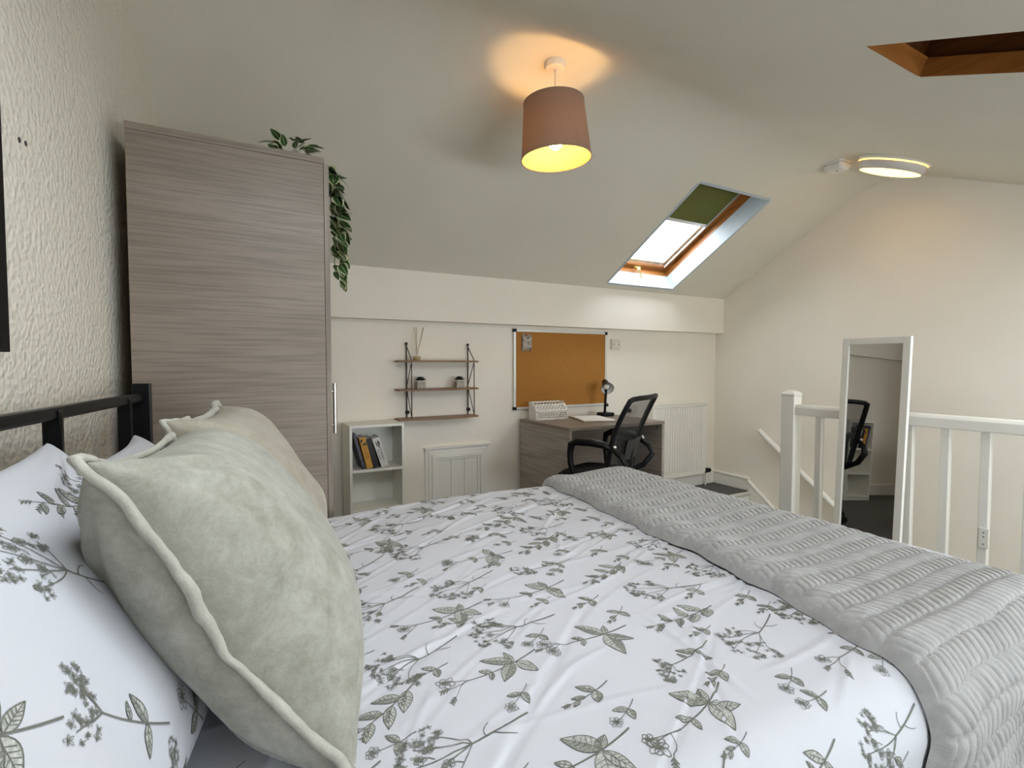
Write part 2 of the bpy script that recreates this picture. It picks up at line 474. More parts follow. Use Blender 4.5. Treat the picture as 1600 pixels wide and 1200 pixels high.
# floor with stairwell opening
ST_X, ST_Y0, ST_Y1 = 3.17, 0.10, 2.95
fl = MB()
fl.box((-0.95, Y_N, -0.06), (ST_X, Y_B, 0.0))
fl.box((ST_X, ST_Y1, -0.06), (X_E, Y_B, 0.0))
fl.box((ST_X, Y_N, -0.06), (X_E, ST_Y0, 0.0))
struct(fl.build('floor', M['carpet']))
pit = MB()
pit.box((ST_X - 0.08, ST_Y0 - 0.08, Z_PIT), (ST_X, Y_B, -0.061))
pit.box((ST_X, ST_Y0 - 0.08, Z_PIT), (X_E, ST_Y0, -0.061))
pit.box((ST_X, ST_Y0, Z_PIT - 0.05), (X_E, Y_B, Z_PIT))
struct(pit.build('wall_stairwell', M['wall']))

# stairs
stairs = struct(bpy.data.objects.new('staircase', None)); COL.objects.link(stairs); stairs.location = (3.66, 2.95, 0)
tag(stairs, 'carpeted steps with white nosings going down beside the stair wall', 'stairs')
for k in range(9):
    y1 = ST_Y1 - 0.253 * k; z = -0.2 * (k + 1)
    s_ = MB(); s_.box((ST_X, y1 - 0.253, z - 0.05), (X_E - 0.03, y1, z)); s_.build('tread', M['carpet'], stairs)
    r_ = MB(); r_.box((ST_X, y1 - 0.012, z + 0.001), (X_E - 0.03, y1 + 0.006, z + 0.165)); r_.build('riser', M['white'], stairs)
    n_ = MB(); n_.cyl((ST_X, y1 - 0.012, z + 0.185), (X_E - 0.03, y1 - 0.012, z + 0.185), 0.017, n=12); n_.build('nosing', M['white'], stairs, smooth=True)

# skirting boards and stair string
sk = MB()
sk.box((xw(Y_B) + 0.02, Y_B - 0.018, 0.0), (X_E - 0.02, Y_B, 0.115))
struct(sk.build('baseboard_back', M['white'], bevel=0.004))
sk = MB()
sk.box((X_E - 0.02, 2.955, 0.0), (X_E, Y_B - 0.002, 0.105))
sk.box((X_E - 0.026, 2.955, 0.100), (X_E, Y_B - 0.002, 0.122))
struct(sk.build('baseboard_right', M['white'], bevel=0.005))
sk = MB()
top = [(2.955, 0.085), (2.93, 0.066), (2.90, 0.042), (2.86, 0.012), (2.81, -0.025), (2.76, -0.064), (2.70, -0.115), (0.55, -1.80)]
sk.prism(top + [(0.55, -2.0), (2.955, -2.0)], X_E - 0.03, X_E, 'x')
struct(sk.build('trim_stair_string', M['white']))
sk = MB()
sk.tube([(X_E - 0.02, y, z + 0.006) for y, z in top], 0.016, 8)
struct(sk.build('trim_stair_capping', M['white'], smooth=True))
sk = MB()
for (ya, yb_) in ((Y_N, 1.94),):
    a = (xw(ya) + 0.001, ya); c = (xw(yb_) + 0.001, yb_)
    sk.add([(a[0], a[1], 0), (c[0], c[1], 0), (c[0], c[1], 0.11), (a[0], a[1], 0.11), (a[0] + 0.018, a[1], 0), (c[0] + 0.018, c[1], 0), (c[0] + 0.018, c[1], 0.11), (a[0] + 0.018, a[1], 0.11)],
           [(0, 3, 2, 1), (4, 5, 6, 7), (0, 1, 5, 4), (1, 2, 6, 5), (2, 3, 7, 6), (3, 0, 4, 7)])
struct(sk.build('baseboard_left', M['white']))

# ------------------------------------------------------------------ skylights
def skyframe(s, slope_sign):
    """returns a function (x, y, d) -> point d outwards from the ceiling sheet"""
    sl = -S_FAR if slope_sign > 0 else S_NEAR
    nrm = Vector((0, -sl, 1)).normalized()
    def P(x, y, d=0.0):
        return Vector((x, y, zc(y))) + nrm * d
    return P, nrm

def reveal_boards(s, P, d0, d1, name, mts, parent, t=0.02):
    x0, x1, y0, y1 = s
    for (a, b, mk, off) in (((x0, y0), (x0, y1), mts[0], (-t, 0)), ((x1, y0), (x1, y1), mts[0], (t, 0)),
                            ((x0, y0), (x1, y0), mts[1], (0, -t)), ((x0, y1), (x1, y1), mts[1], (0, t))):
        m_ = MB()
        tang = (P(x0, y1) - P(x0, y0)).normalized()
        o = Vector((off[0], 0, 0)) + tang * off[1]
        q = [P(*a, d0), P(*b, d0), P(*b, d1), P(*a, d1)]
        vs = q + [p + o for p in q]
        m_.add(vs, [(0, 1, 2, 3), (7, 6, 5, 4), (0, 4, 5, 1), (1, 5, 6, 2), (2, 6, 7, 3), (3, 7, 4, 0)])
        m_.build(name, mk, parent)

def frame_ring(s, P, d0, d1, w, name, mts, parent, inset=0.0):
    x0, x1, y0, y1 = s[0] + inset, s[1] - inset, s[2] + inset, s[3] - inset
    tl = (P(x0, y1) - P(x0, y0)).length
    wy = w * (y1 - y0) / tl
    for (xa, xb, ya, yb_, mk) in ((x0, x0 + w, y0, y1, mts[0]), (x1 - w, x1, y0, y1, mts[0]),
                                  (x0 + w, x1 - w, y0, y0 + wy, mts[1]), (x0 + w, x1 - w, y1 - wy, y1, mts[1])):
        m_ = MB()
        q = [P(xa, ya, d0), P(xb, ya, d0), P(xb, yb_, d0), P(xa, yb_, d0), P(xa, ya, d1), P(xb, ya, d1), P(xb, yb_, d1), P(xa, yb_, d1)]
        m_.add(q, [(0, 3, 2, 1), (4, 5, 6, 7), (0, 1, 5, 4), (1, 2, 6, 5), (2, 3, 7, 6), (3, 0, 4, 7)])
        m_.build(name, mk, parent, bevel=0.002)

def slab(P, xa, xb, ya, yb_, d0, d1):
    m_ = MB()
    q = [P(xa, ya, d0), P(xb, ya, d0), P(xb, yb_, d0), P(xa, yb_, d0), P(xa, ya, d1), P(xb, ya, d1), P(xb, yb_, d1), P(xa, yb_, d1)]
    m_.add(q, [(0, 3, 2, 1), (4, 5, 6, 7), (0, 1, 5, 4), (1, 2, 6, 5), (2, 3, 7, 6), (3, 0, 4, 7)])
    return m_

# window_1: the far roof window with the olive blind half down
P1, N1 = skyframe(SKY1, 1)
w1 = struct(bpy.data.objects.new('window_1', None)); COL.objects.link(w1); w1.location = P1((SKY1[0] + SKY1[1]) / 2, SKY1[3])
tag(w1, 'pine framed roof window above the desk with olive roller blind half down', 'roof window')
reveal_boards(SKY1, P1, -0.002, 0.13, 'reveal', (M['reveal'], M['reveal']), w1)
reveal_boards((SKY1[0], SKY1[1], SKY1[2], SKY1[3]), P1, 0.13, 0.21, 'pine_frame', (M['pine'], M['pine_x']), w1, t=0.035)
frame_ring(SKY1, P1, 0.185, 0.215, 0.045, 'sash', (M['pine'], M['pine_x']), w1)
frame_ring(SKY1, P1, 0.205, 0.235, 0.03, 'glazing_bead', (M['sash'], M['sash']), w1, inset=0.045)
slab(P1, SKY1[0] + 0.05, SKY1[1] - 0.05, SKY1[2] + 0.04, SKY1[3] - 0.04, 0.225, 0.229).build('pane', M['pane'], w1)
ymid = SKY1[2] + 0.40
bl = slab(P1, SKY1[0] + 0.058, SKY1[1] - 0.058, SKY1[2] + 0.07, ymid, 0.190, 0.192).build('blind', M['greenblind'], w1)
slab(P1, SKY1[0] + 0.05, SKY1[1] - 0.05, SKY1[2] + 0.02, SKY1[2] + 0.075, 0.160, 0.196).build('blind_cassette', M['alu'], w1)
slab(P1, SKY1[0] + 0.055, SKY1[1] - 0.055, ymid - 0.008, ymid + 0.016, 0.184, 0.194).build('blind_bar', M['alu'], w1)
for xr in (SKY1[0] + 0.046, SKY1[1] - 0.058):
    slab(P1, xr, xr + 0.012, SKY1[2] + 0.03, SKY1[3] - 0.045, 0.178, 0.190).build('blind_rail', M['alu'], w1)
lt = MB()
c = P1((SKY1[0] + SKY1[1]) / 2 - 0.02, SKY1[3] - 0.02, 0.165)
lt.bar(c, c + Vector((0, -0.05, -0.02)), 0.02, 0.012); lt.bar(c + Vector((-0.03, -0.03, 0)), c + Vector((0.03, -0.03, 0)), 0.014, 0.012)
lt.bar(c + Vector((0, -0.04, 0)), c + Vector((0.03, -0.05, -0.09)), 0.012, 0.008); lt.ball(c + Vector((0.0, -0.045, -0.02)), 0.016, 8, 6)
lt.build('latch', M['brass'], w1)
portal('window_1_daylight', P1((SKY1[0] + SKY1[1]) / 2, (SKY1[2] + SKY1[3]) / 2, 0.20), SKY1[1] - SKY1[0], 1.05, -N1)

# window_2: the wood-lined hatch above the bed, blacked out
P2, N2 = skyframe(SKY2, -1)
w2 = struct(bpy.data.objects.new('window_2', None)); COL.objects.link(w2); w2.location = P2((SKY2[0] + SKY2[1]) / 2, SKY2[2])
tag(w2, 'wood-lined roof window with blackout blind closed in the near slope', 'roof window')
reveal_boards(SKY2, P2, 0.0005, 0.05, 'lining_board', (M['pine'], M['pine_x']), w2, t=0.02)
S2b = (SKY2[0] - 0.035, SKY2[1] + 0.035, SKY2[2] - 0.03, SKY2[3] + 0.03)
reveal_boards(S2b, P2, 0.05, 0.19, 'sash_side', (M['pine_shaded'], M['pine_shaded']), w2, t=0.02)
frame_ring(S2b, P2, 0.048, 0.054, 0.035, 'sash_ledge', (M['pine'], M['pine_x']), w2)
slab(P2, SKY2[0] - 0.05, SKY2[1] + 0.05, SKY2[2] - 0.05, SKY2[3] + 0.05, 0.19, 0.20).build('blackout_blind', M['void'], w2)

# window_3: unseen casement added in the eaves wall behind the viewpoint for daylight
w3 = struct(bpy.data.objects.new('window_3', None)); COL.objects.link(w3); w3.location = ((WIN3[0] + WIN3[1]) / 2, Y_N, WIN3[2])
tag(w3, 'unseen wide white casement window added for daylight in the low wall behind the bed', 'window')
xm_ = [WIN3[0], WIN3[0] + (WIN3[1] - WIN3[0]) / 3, WIN3[0] + 2 * (WIN3[1] - WIN3[0]) / 3, WIN3[1]]
for k in range(3):
    a, b = xm_[k], xm_[k + 1]
    for (p, q) in (((a, WIN3[2]), (a + 0.04, WIN3[3])), ((b - 0.04, WIN3[2]), (b, WIN3[3])), ((a + 0.04, WIN3[2]), (b - 0.04, WIN3[2] + 0.04)), ((a + 0.04, WIN3[3] - 0.04), (b - 0.04, WIN3[3]))):
        m_ = MB(); m_.box((p[0], Y_N - 0.09, p[1]), (q[0], Y_N - 0.04, q[1])); m_.build('window_frame', M['white'], w3)
    m_ = MB(); m_.box((a + 0.03, Y_N - 0.068, WIN3[2] + 0.03), (b - 0.03, Y_N - 0.064, WIN3[3] - 0.03)); m_.build('pane', M['pane'], w3)
portal('window_3_daylight', ((WIN3[0] + WIN3[1]) / 2, Y_N - 0.02, (WIN3[2] + WIN3[3]) / 2), WIN3[1] - WIN3[0], WIN3[3] - WIN3[2], (0, 1, 0))

# added_window_4, added_window_5: unseen roof windows added in the near slope for more daylight
for nm, S_, lab in (('added_window_4', SKY4, 'unseen pine roof window added for daylight in the near slope by the stairs'), ('added_window_5', SKY5, 'unseen pine roof window added for daylight in the near slope by the bed head')):
    P4, N4 = skyframe(S_, -1)
    w4 = struct(bpy.data.objects.new(nm, None)); COL.objects.link(w4); w4.location = P4((S_[0] + S_[1]) / 2, S_[2])
    tag(w4, lab, 'roof window')
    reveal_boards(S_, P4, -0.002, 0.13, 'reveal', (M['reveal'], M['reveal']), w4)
    frame_ring(S_, P4, 0.13, 0.19, 0.05, 'sash', (M['pine'], M['pine_x']), w4)
    slab(P4, S_[0] + 0.05, S_[1] - 0.05, S_[2] + 0.05, S_[3] - 0.05, 0.165, 0.169).build('pane', M['pane'], w4)
    portal(nm + '_daylight', P4((S_[0] + S_[1]) / 2, (S_[2] + S_[3]) / 2, 0.12), S_[1] - S_[0], (S_[3] - S_[2]) * 1.09, -N4)

# ------------------------------------------------------------------ loft access door in the back wall
acc = struct(bpy.data.objects.new('door_1', None)); COL.objects.link(acc); acc.location = (1.455, Y_B, 0.10)
tag(acc, 'low white painted eaves door with stepped moulding beside the bookcase', 'door')
for i, (e, dpt) in enumerate(((0.0, 0.012), (0.022, 0.020), (0.045, 0.028), (0.062, 0.018))):
    x0, x1, zt = 1.212 + e, 1.696 - e, 0.568 - e
    w_ = 0.026
    m_ = MB(); m_.box((x0, Y_B - dpt, 0.116), (x0 + w_, Y_B, zt)); m_.build('moulding', M['white'], acc, bevel=0.003)
    m_ = MB(); m_.box((x1 - w_, Y_B - dpt, 0.116), (x1, Y_B, zt)); m_.build('moulding', M['white'], acc, bevel=0.003)
    m_ = MB(); m_.box((x0, Y_B - dpt - 0.001, zt - w_), (x1, Y_B, zt)); m_.build('moulding', M['white'], acc, bevel=0.003)
m_ = MB(); m_.box((1.205, Y_B - 0.034, 0.566), (1.705, Y_B, 0.577)); m_.build('cap_moulding', M['white'], acc, bevel=0.002)
for k in range(3):
    xa = 1.30 + k * 0.104
    m_ = MB(); m_.box((xa, Y_B - 0.008, 0.116), (xa + 0.1025, Y_B, 0.482)); m_.build('plank', M['white'], acc, bevel=0.002)

# ================================================================== BED
BED_Z = 0.635
Y0F, Y1F = 0.47, 1.81       # flat part of the duvet
XF = 1.715                  # flat part ends at the foot
R_SIDE, R_FOOT = 0.10, 0.07

def fsum(seed, n, kmin, kmax):
    g = np.random.default_rng(seed)
    k = g.uniform(kmin, kmax, n); a = g.uniform(0, 2 * PI, n); ph = g.uniform(0, 2 * PI, n)
    def f(x, y):
        z = 0
        for i in range(n): z = z + np.sin(k[i] * (x * math.cos(a[i]) + y * math.sin(a[i])) + ph[i])
        return z / n
    return f
puff = fsum(3, 7, 4, 11)
fine = fsum(5, 9, 18, 40)
g_ = np.random.default_rng(12)
CREASE = []
for i in range(90):
    a = math.radians(g_.normal(20, 22)); ln = g_.uniform(0.06, 0.30)
    CREASE.append((g_.uniform(0.15, 1.25), g_.uniform(0.40, 1.85), math.cos(a), math.sin(a), ln, g_.uniform(0.0045, 0.010), g_.uniform(0.0012, 0.0036) * (1 if g_.random() < 0.75 else -1), g_.normal(0, 0.35)))
def crease(x, y):
    z = np.zeros_like(x)
    for (cx, cy, ca, sa, ln, w, h, bend) in CREASE:
        u = (x - cx) * ca + (y - cy) * sa
        v = -(x - cx) * sa + (y - cy) * ca - bend * u * u
        z += h * np.exp(-(u / ln) ** 4) * (np.exp(-(v / w) ** 2) - 0.55 * np.exp(-((v - 1.8 * w) / (1.4 * w)) ** 2))
    return z
def roll(d, r):
    q = np.clip(d, 0, None); a = np.minimum(q / r, PI / 2)
    ext = np.clip(q - r * PI / 2, 0, None)
    return np.where(d > 0, r * np.sin(a), d), r * (1 - np.cos(a)) + ext
def duvet(s, t, off=0.0, detail=1.0):
    s = np.asarray(s, float); t = np.asarray(t, float)
    hx, dx = roll(s - XF, R_FOOT)
    hn, dn = roll(Y0F - t, R_SIDE)
    hf, df = roll(t - Y1F, R_SIDE)
    x = XF + hx
    y = np.where(t < Y0F, Y0F - hn, np.where(t > Y1F, Y1F + hf, t))
    drop = np.maximum(np.maximum(dn, df), dx) + 0.25 * np.minimum(np.maximum(dn, df), dx)
    flat = np.exp(-(drop / 0.08) ** 2)
    # low cambered top and a slack hem
    z = BED_Z - drop + flat * (0.012 * puff(x, y) + detail * (0.0022 * fine(x, y) + crease(x, y)))
    z = z - 0.02 * np.clip((0.55 - x) / 0.7, 0, 1) * flat
    sway = 0.014 * np.sin(s * 13 + 1.2 * np.sin(s * 5)) * np.clip((drop - 0.08) / 0.2, 0, 1)
    y = y + np.where(t < 1.0, -sway, sway)
    P = np.stack([x, y, z], -1)
    if off is not None and np.any(np.asarray(off) != 0):
        e = 1e-3
        du = duvet(s + e, t, 0.0, 0.0) - duvet(s - e, t, 0.0, 0.0); dv = duvet(s, t + e, 0.0, 0.0) - duvet(s, t - e, 0.0, 0.0)
        nr = np.cross(du, dv); nr /= np.linalg.norm(nr, axis=-1, keepdims=True) + 1e-12
        P = P + nr * np.asarray(off)[..., None]
    return P

bed = thing('bed', 'black metal double bed frame with barred headboard by the embossed wall', 'bed', (0.8, 1.12, 0))
def hp(y, z, dx=0.0): return (xh(y) + dx, y, z)
for (y, zt) in ((1.84, 1.100), (0.43, 1.100)):
    m_ = MB(); m_.bar(hp(y, 0.0), hp(y, zt), 0.045, 0.045); m_.build('headboard_post', M['black'], bed, bevel=0.003)
m_ = MB(); m_.bar(hp(0.43, 1.060), hp(1.84, 1.060), 0.024, 0.026); m_.build('headboard_rail', M['black'], bed, smooth=False, bevel=0.006)
m_ = MB(); m_.bar(hp(0.43, 0.50), hp(1.84, 0.50), 0.024, 0.03); m_.build('headboard_rail', M['black'], bed, bevel=0.003)
for y in (1.705, 1.335, 0.965, 0.595):
    m_ = MB(); m_.bar(hp(y, 0.5), hp(y, 1.066), 0.03, 0.022, (0, 1, 0)); m_.build('headboard_bar', M['black'], bed, bevel=0.003)
for y in (0.46, 1.82):
    m_ = MB(); m_.bar((-0.2, y, 0.30), (1.70, y, 0.30), 0.03, 0.05); m_.build('side_rail', M['black'], bed)
m_ = MB(); m_.bar((1.70, 0.46, 0.30), (1.70, 1.82, 0.30), 0.03, 0.05); m_.build('foot_rail', M['black'], bed)
for (x, y) in ((1.68, 0.47), (1.68, 1.81), (0.75, 0.47), (0.75, 1.81)):
    m_ = MB(); m_.box((x - 0.02, y - 0.02, 0), (x + 0.02, y + 0.02, 0.30)); m_.build('leg', M['black'], bed)
for k in range(9):
    x = -0.05 + k * 0.2
    m_ = MB(); m_.box((x, 0.47, 0.306), (x + 0.06, 1.81, 0.322)); m_.build('slat', M['black'], bed)
ma = MB(); ma.box((-0.17, 0.45, 0.325), (1.67, 1.83, 0.575))
ma = ma.build('mattress', M['sheet'], bevel=0.04)
tag(ma, 'thick white mattress under the floral duvet', 'mattress')

S0, S1 = -0.16, XF + R_FOOT * PI / 2 + 0.28
T0, T1 = Y0F - R_SIDE * PI / 2 - 0.26, Y1F + R_SIDE * PI / 2 + 0.26
ss = np.linspace(S0, S1, 400); tt = np.linspace(T0, T1, 440)
SS, TT = np.meshgrid(ss, tt, indexing='ij')
m_ = MB(); m_.grid(duvet(SS, TT))
dv = m_.build('duvet', M['duvet'], smooth=True, recalc=False)
tag(dv, 'white duvet printed with grey-green botanical sprigs spread over the bed', 'duvet')

# ------------------------------------------------------------------ botanical print (2-D drawings laid onto cloth)
class Draw:
    def __init__(self): self.p = []; self.f = []; self.m = []; self.n = 0
    def strip(self, L, R, k):
        n = len(L); self.p.append(np.concatenate([L, R]))
        for i in range(n - 1):
            self.f.append((self.n + i, self.n + i + 1, self.n + n + i + 1, self.n + n + i)); self.m.append(k)
        self.n += 2 * n
    def stroke(self, pts, w0=0.0008, w1=None, k=0):
        pts = np.asarray(pts, float); w1 = w0 if w1 is None else w1
        d = np.gradient(pts, axis=0); d /= np.linalg.norm(d, axis=1, keepdims=True) + 1e-9
        nr = np.stack([-d[:, 1], d[:, 0]], 1); w = np.linspace(w0, w1, len(pts))[:, None]
        self.strip(pts + nr * w, pts - nr * w, k)
    def leaf(self, p, ang, L, W, bend=0.15, veins=4, fill=True):
        p = np.array(p); d = np.array([math.cos(ang), math.sin(ang)]); q = np.array([-d[1], d[0]])
        t = np.linspace(0, 1, 9)
        mid = p + np.outer(t * L, d) + np.outer(bend * L * t * t, q)
        hw = W * np.sin(PI * t ** 0.85) ** 0.9 * (1 - 0.25 * t)
        A = mid + np.outer(hw, q); B = mid - np.outer(hw, q)
        if fill:
            self.strip(A, mid, 1 if RNG.random() < 0.5 else 2); self.strip(mid, B, 2)
        lw = 0.0006
        self.stroke(A, lw); self.stroke(B, lw); self.stroke(mid, lw, lw * 0.6)
        for i in range(1, veins + 1):
            k = 1 + int(i * 6 / (veins + 1))
            for E_ in (A, B):
                e = E_[min(k + 1, 8)] * 0.85 + mid[min(k + 1, 8)] * 0.15
                self.stroke(np.linspace(mid[k], e, 3), 0.0004)
    def petal(self, p, ang, L, W, k=0):
        p = np.array(p); d = np.array([math.cos(ang), math.sin(ang)]); q = np.array([-d[1], d[0]])
        t = np.linspace(0, 1, 6); hw = W * np.sin(PI * np.clip(t, 0, 1) ** 1.2) + 0.0003
        mid = p + np.outer(t * L, d)
        self.stroke(mid + np.outer(hw, q), 0.0005); self.stroke(mid - np.outer(hw, q), 0.0005)
        self.stroke(mid[:4], 0.0007, 0.0003)
    def blossom(self, p, r, n=5, rot=None):
        rot = RNG.uniform(0, 6.28) if rot is None else rot
        for i in range(n): self.petal(p, rot + 2 * PI * i / n + RNG.normal(0, 0.15), r * RNG.uniform(0.8, 1.1), r * 0.30)
        a = np.linspace(0, 2 * PI, 6)
        self.stroke(np.stack([p[0] + 0.12 * r * np.cos(a), p[1] + 0.12 * r * np.sin(a)], 1), 0.16 * r)
    def cluster(self, p, r, n=11):
        n = int(n * 0.95)
        for i in range(n):
            a = RNG.uniform(0, 6.28); q = r * math.sqrt(RNG.random())
            c = (p[0] + q * math.cos(a) * 0.8, p[1] + q * math.sin(a))
            k = RNG.integers(4, 6); rr = r * RNG.uniform(0.26, 0.40); ro = RNG.uniform(0, 6.28)
            for j in range(k):
                an = ro + 2 * PI * j / k + RNG.normal(0, 0.2); lj = rr * RNG.uniform(0.7, 1.1)
                e = (c[0] + lj * math.cos(an), c[1] + lj * math.sin(an)); w = lj * 0.42
                for sd in (1, -1):
                    self.stroke(bez(c, ((c[0] + e[0]) / 2 + sd * w * math.sin(an), (c[1] + e[1]) / 2 - sd * w * math.cos(an)), e, 4), 0.00030, 0.00026, 0)
                if RNG.random() < 0.40: self.stroke(np.linspace(c, (c[0] + 0.6 * (e[0] - c[0]), c[1] + 0.6 * (e[1] - c[1])), 3), 0.0009, 0.0004, 1)
    def buds(self, p, ang, L, n=6):
        d = np.array([math.cos(ang), math.sin(ang)]); p = np.array(p)
        self.stroke(np.linspace(p, p + d * L, 4), 0.0005, 0.0003)
        for i in range(n):
            c = p + d * L * (0.3 + 0.7 * i / n); a = ang + (0.7 if i % 2 else -0.7)
            self.stroke(np.linspace(c, c + 0.007 * np.array([math.cos(a), math.sin(a)]), 3), 0.0013, 0.0006)

def sprig_big(D):
    st = bez((0.09, 0.012), (0.02, -0.012), (-0.055, 0.0), 14); D.stroke(st, 0.0012, 0.0006)
    j = st[5]
    for a, L, W in ((2.2, 0.052, 0.014), (-1.95, 0.056, 0.015), (-1.1, 0.042, 0.012), (1.2, 0.03, 0.008)):
        D.leaf(j + RNG.normal(0, 0.002, 2), a + RNG.normal(0, 0.18), L * RNG.uniform(0.85, 1.15), W * RNG.uniform(0.85, 1.15), RNG.normal(0, 0.15))
    j = st[9]
    D.leaf(j, 2.3, 0.022, 0.006, 0.1, 2); D.leaf(j, -2.2, 0.02, 0.005, 0.1, 2)
    e = st[-1]
    for a in (2.7, 3.2, 3.8):
        q = e + 0.028 * np.array([math.cos(a), math.sin(a)]) * RNG.uniform(0.8, 1.2)
        D.stroke(bez(e, (e + q) / 2 + RNG.normal(0, 0.004, 2), q, 5), 0.0005)
        if RNG.random() < 0.6: D.blossom(q, RNG.uniform(0.011, 0.016), RNG.integers(5, 9))
        else: D.buds(q, a, 0.022)
def umbel(D):
    st = bez((0.095, 0.015), (0.04, 0.0), (0.01, -0.002), 8); D.stroke(st, 0.0012, 0.0009)
    c = st[-1]
    D.stroke(bez(st[4], st[4] + (0.012, -0.012), st[4] + (0.026, -0.013), 6), 0.0008, 0.0004)
    D.stroke(bez(st[5], st[5] + (-0.002, 0.014), st[5] + (0.012, 0.02), 6), 0.0008, 0.0004)
    for a, L in ((2.75, 0.075), (3.1, 0.085), (3.5, 0.075), (3.95, 0.06), (2.4, 0.05)):
        L *= RNG.uniform(0.8, 1.1); q = c + L * np.array([math.cos(a), math.sin(a)])
        D.stroke(bez(c, (c + q) / 2 + RNG.normal(0, 0.007, 2), q, 8), 0.0007, 0.0005)
        D.cluster(q, RNG.uniform(0.014, 0.022), 13)
        if RNG.random() < 0.5:
            h = (c + q) / 2; D.stroke(bez(h, h + (-0.008, 0.008), h + (-0.014, 0.006), 4), 0.0006); D.blossom(h + (-0.016, 0.006), 0.008, 5)
def sprig_small(D):
    st = bez((0.045, 0.008), (0.01, -0.004), (-0.03, -0.002), 8); D.stroke(st, 0.0009, 0.0005)
    D.leaf(st[3], 2.3 + RNG.normal(0, 0.2), 0.03, 0.008, 0.1, 3); D.leaf(st[3], -1.9 + RNG.normal(0, 0.2), 0.028, 0.009, -0.1, 3)
    if RNG.random() < 0.5: D.blossom(st[-1], 0.014, 7)
    else:
        D.leaf(st[5], 2.8, 0.022, 0.004, 0, 2); D.buds(st[-1], 3.2, 0.018); D.leaf(st[6], -2.7, 0.02, 0.004, 0, 2)
def branch(D):
    st = bez((0.09, 0.016), (0.03, -0.01), (-0.06, -0.012), 16); D.stroke(st, 0.0012, 0.0005)
    for i, k in enumerate(range(2, 15, 2)):
        s = 1 if i % 2 else -1
        L = 0.052 - 0.004 * i
        D.leaf(st[k], PI + s * (-1) * RNG.uniform(0.7, 1.15), L * RNG.uniform(0.8, 1.1), L * 0.24, RNG.normal(0, 0.15), 4)
        if i % 2 == 0: D.buds(st[k], PI + RNG.uniform(0.5, 0.9), 0.035)
    D.buds(st[-1], PI + 0.1, 0.026); D.buds(st[11], PI - 0.5, 0.03)
def hydrangea(D):
    st = bez((0.09, 0.012), (0.03, -0.006), (-0.02, -0.004), 9); D.stroke(st, 0.0011, 0.0007)
    D.leaf(st[3], 2.4, 0.035, 0.008, 0.1, 3); D.leaf(st[3], -1.5, 0.03, 0.007, 0.1, 3); D.leaf(st[5], 1.9, 0.018, 0.004, 0, 2)
    c = st[-1] + np.array([-0.025, 0])
    for i in range(6):
        q = c + RNG.uniform(-1, 1, 2) * np.array([0.018, 0.024]); D.stroke(bez(st[-1], (st[-1] + q) / 2, q, 4), 0.0005); D.cluster(q, 0.014, 8)

def lay_print(name, parent, surf, spots, off=0.0007):
    P_all = []; F_all = []; M_all = []; base = 0
    for (kind, cx, cy, ang, scl) in spots:
        D = Draw(); kind(D)
        p = np.concatenate(D.p) * scl
        ca, sa = math.cos(ang), math.sin(ang)
        q = np.stack([cx + p[:, 0] * ca - p[:, 1] * sa, cy + p[:, 0] * sa + p[:, 1] * ca], 1)
        P_all.append(q); F_all += [tuple(i + base for i in f) for f in D.f]; M_all += D.m; base += len(q)
    Q = np.concatenate(P_all); a, b = Q[:, 0], Q[:, 1]; e = 6e-4
    X, ok = surf(a, b)
    du = surf(a + e, b)[0] - surf(a - e, b)[0]; dv_ = surf(a, b + e)[0] - surf(a, b - e)[0]
    nr = np.cross(du, dv_); nr /= np.linalg.norm(nr, axis=1, keepdims=True) + 1e-12
    # outlines sit a hair above the fills
    h = np.full(len(Q), off)
    for f, k in zip(F_all, M_all):
        if k == 0:
            for i in f: h[i] = off * 1.5
    X = X + nr * h[:, None]
    me = bpy.data.meshes.new(name)
    keep = [(f, k) for f, k in zip(F_all, M_all) if all(ok[i] for i in f)]
    me.from_pydata((X - np.array(wloc(parent))).tolist(), [], [f for f, k in keep])
    for m_ in ('pr_dark', 'pr_mid', 'pr_light'): me.materials.append(M[m_])
    me.polygons.foreach_set('material_index', [k for f, k in keep]); me.update()
    o = bpy.data.objects.new(name, me); COL.objects.link(o); o.parent = parent
    return o

KINDS = [sprig_big, umbel, branch, hydrangea, sprig_big, umbel]
spots = []
row = 0
y = 0.26
while y < 2.02:
    x = -0.02 + (0.10 if row % 2 else 0.0)
    i = row
    while x < 1.36:
        if (i + row) % 5 == 3: spots.append((sprig_small, x, y + RNG.normal(0, 0.012), RNG.normal(0.18, 0.15), RNG.uniform(0.95, 1.15)))
        else:
            k = KINDS[(i * 2 + row) % len(KINDS)]
            spots.append((k, x, y + RNG.normal(0, 0.010), RNG.normal(0.12, 0.18), RNG.uniform(0.98, 1.18)))
            spots.append((sprig_small, x + 0.115, y + 0.058 + RNG.normal(0, 0.008), RNG.normal(0.2, 0.25), RNG.uniform(0.7, 0.95)))
        x += 0.205 + RNG.normal(0, 0.01); i += 1
    y += 0.122; row += 1
lay_print('botanical_print', dv, lambda a, b: (duvet(a, b), np.ones(len(a), bool)), spots)

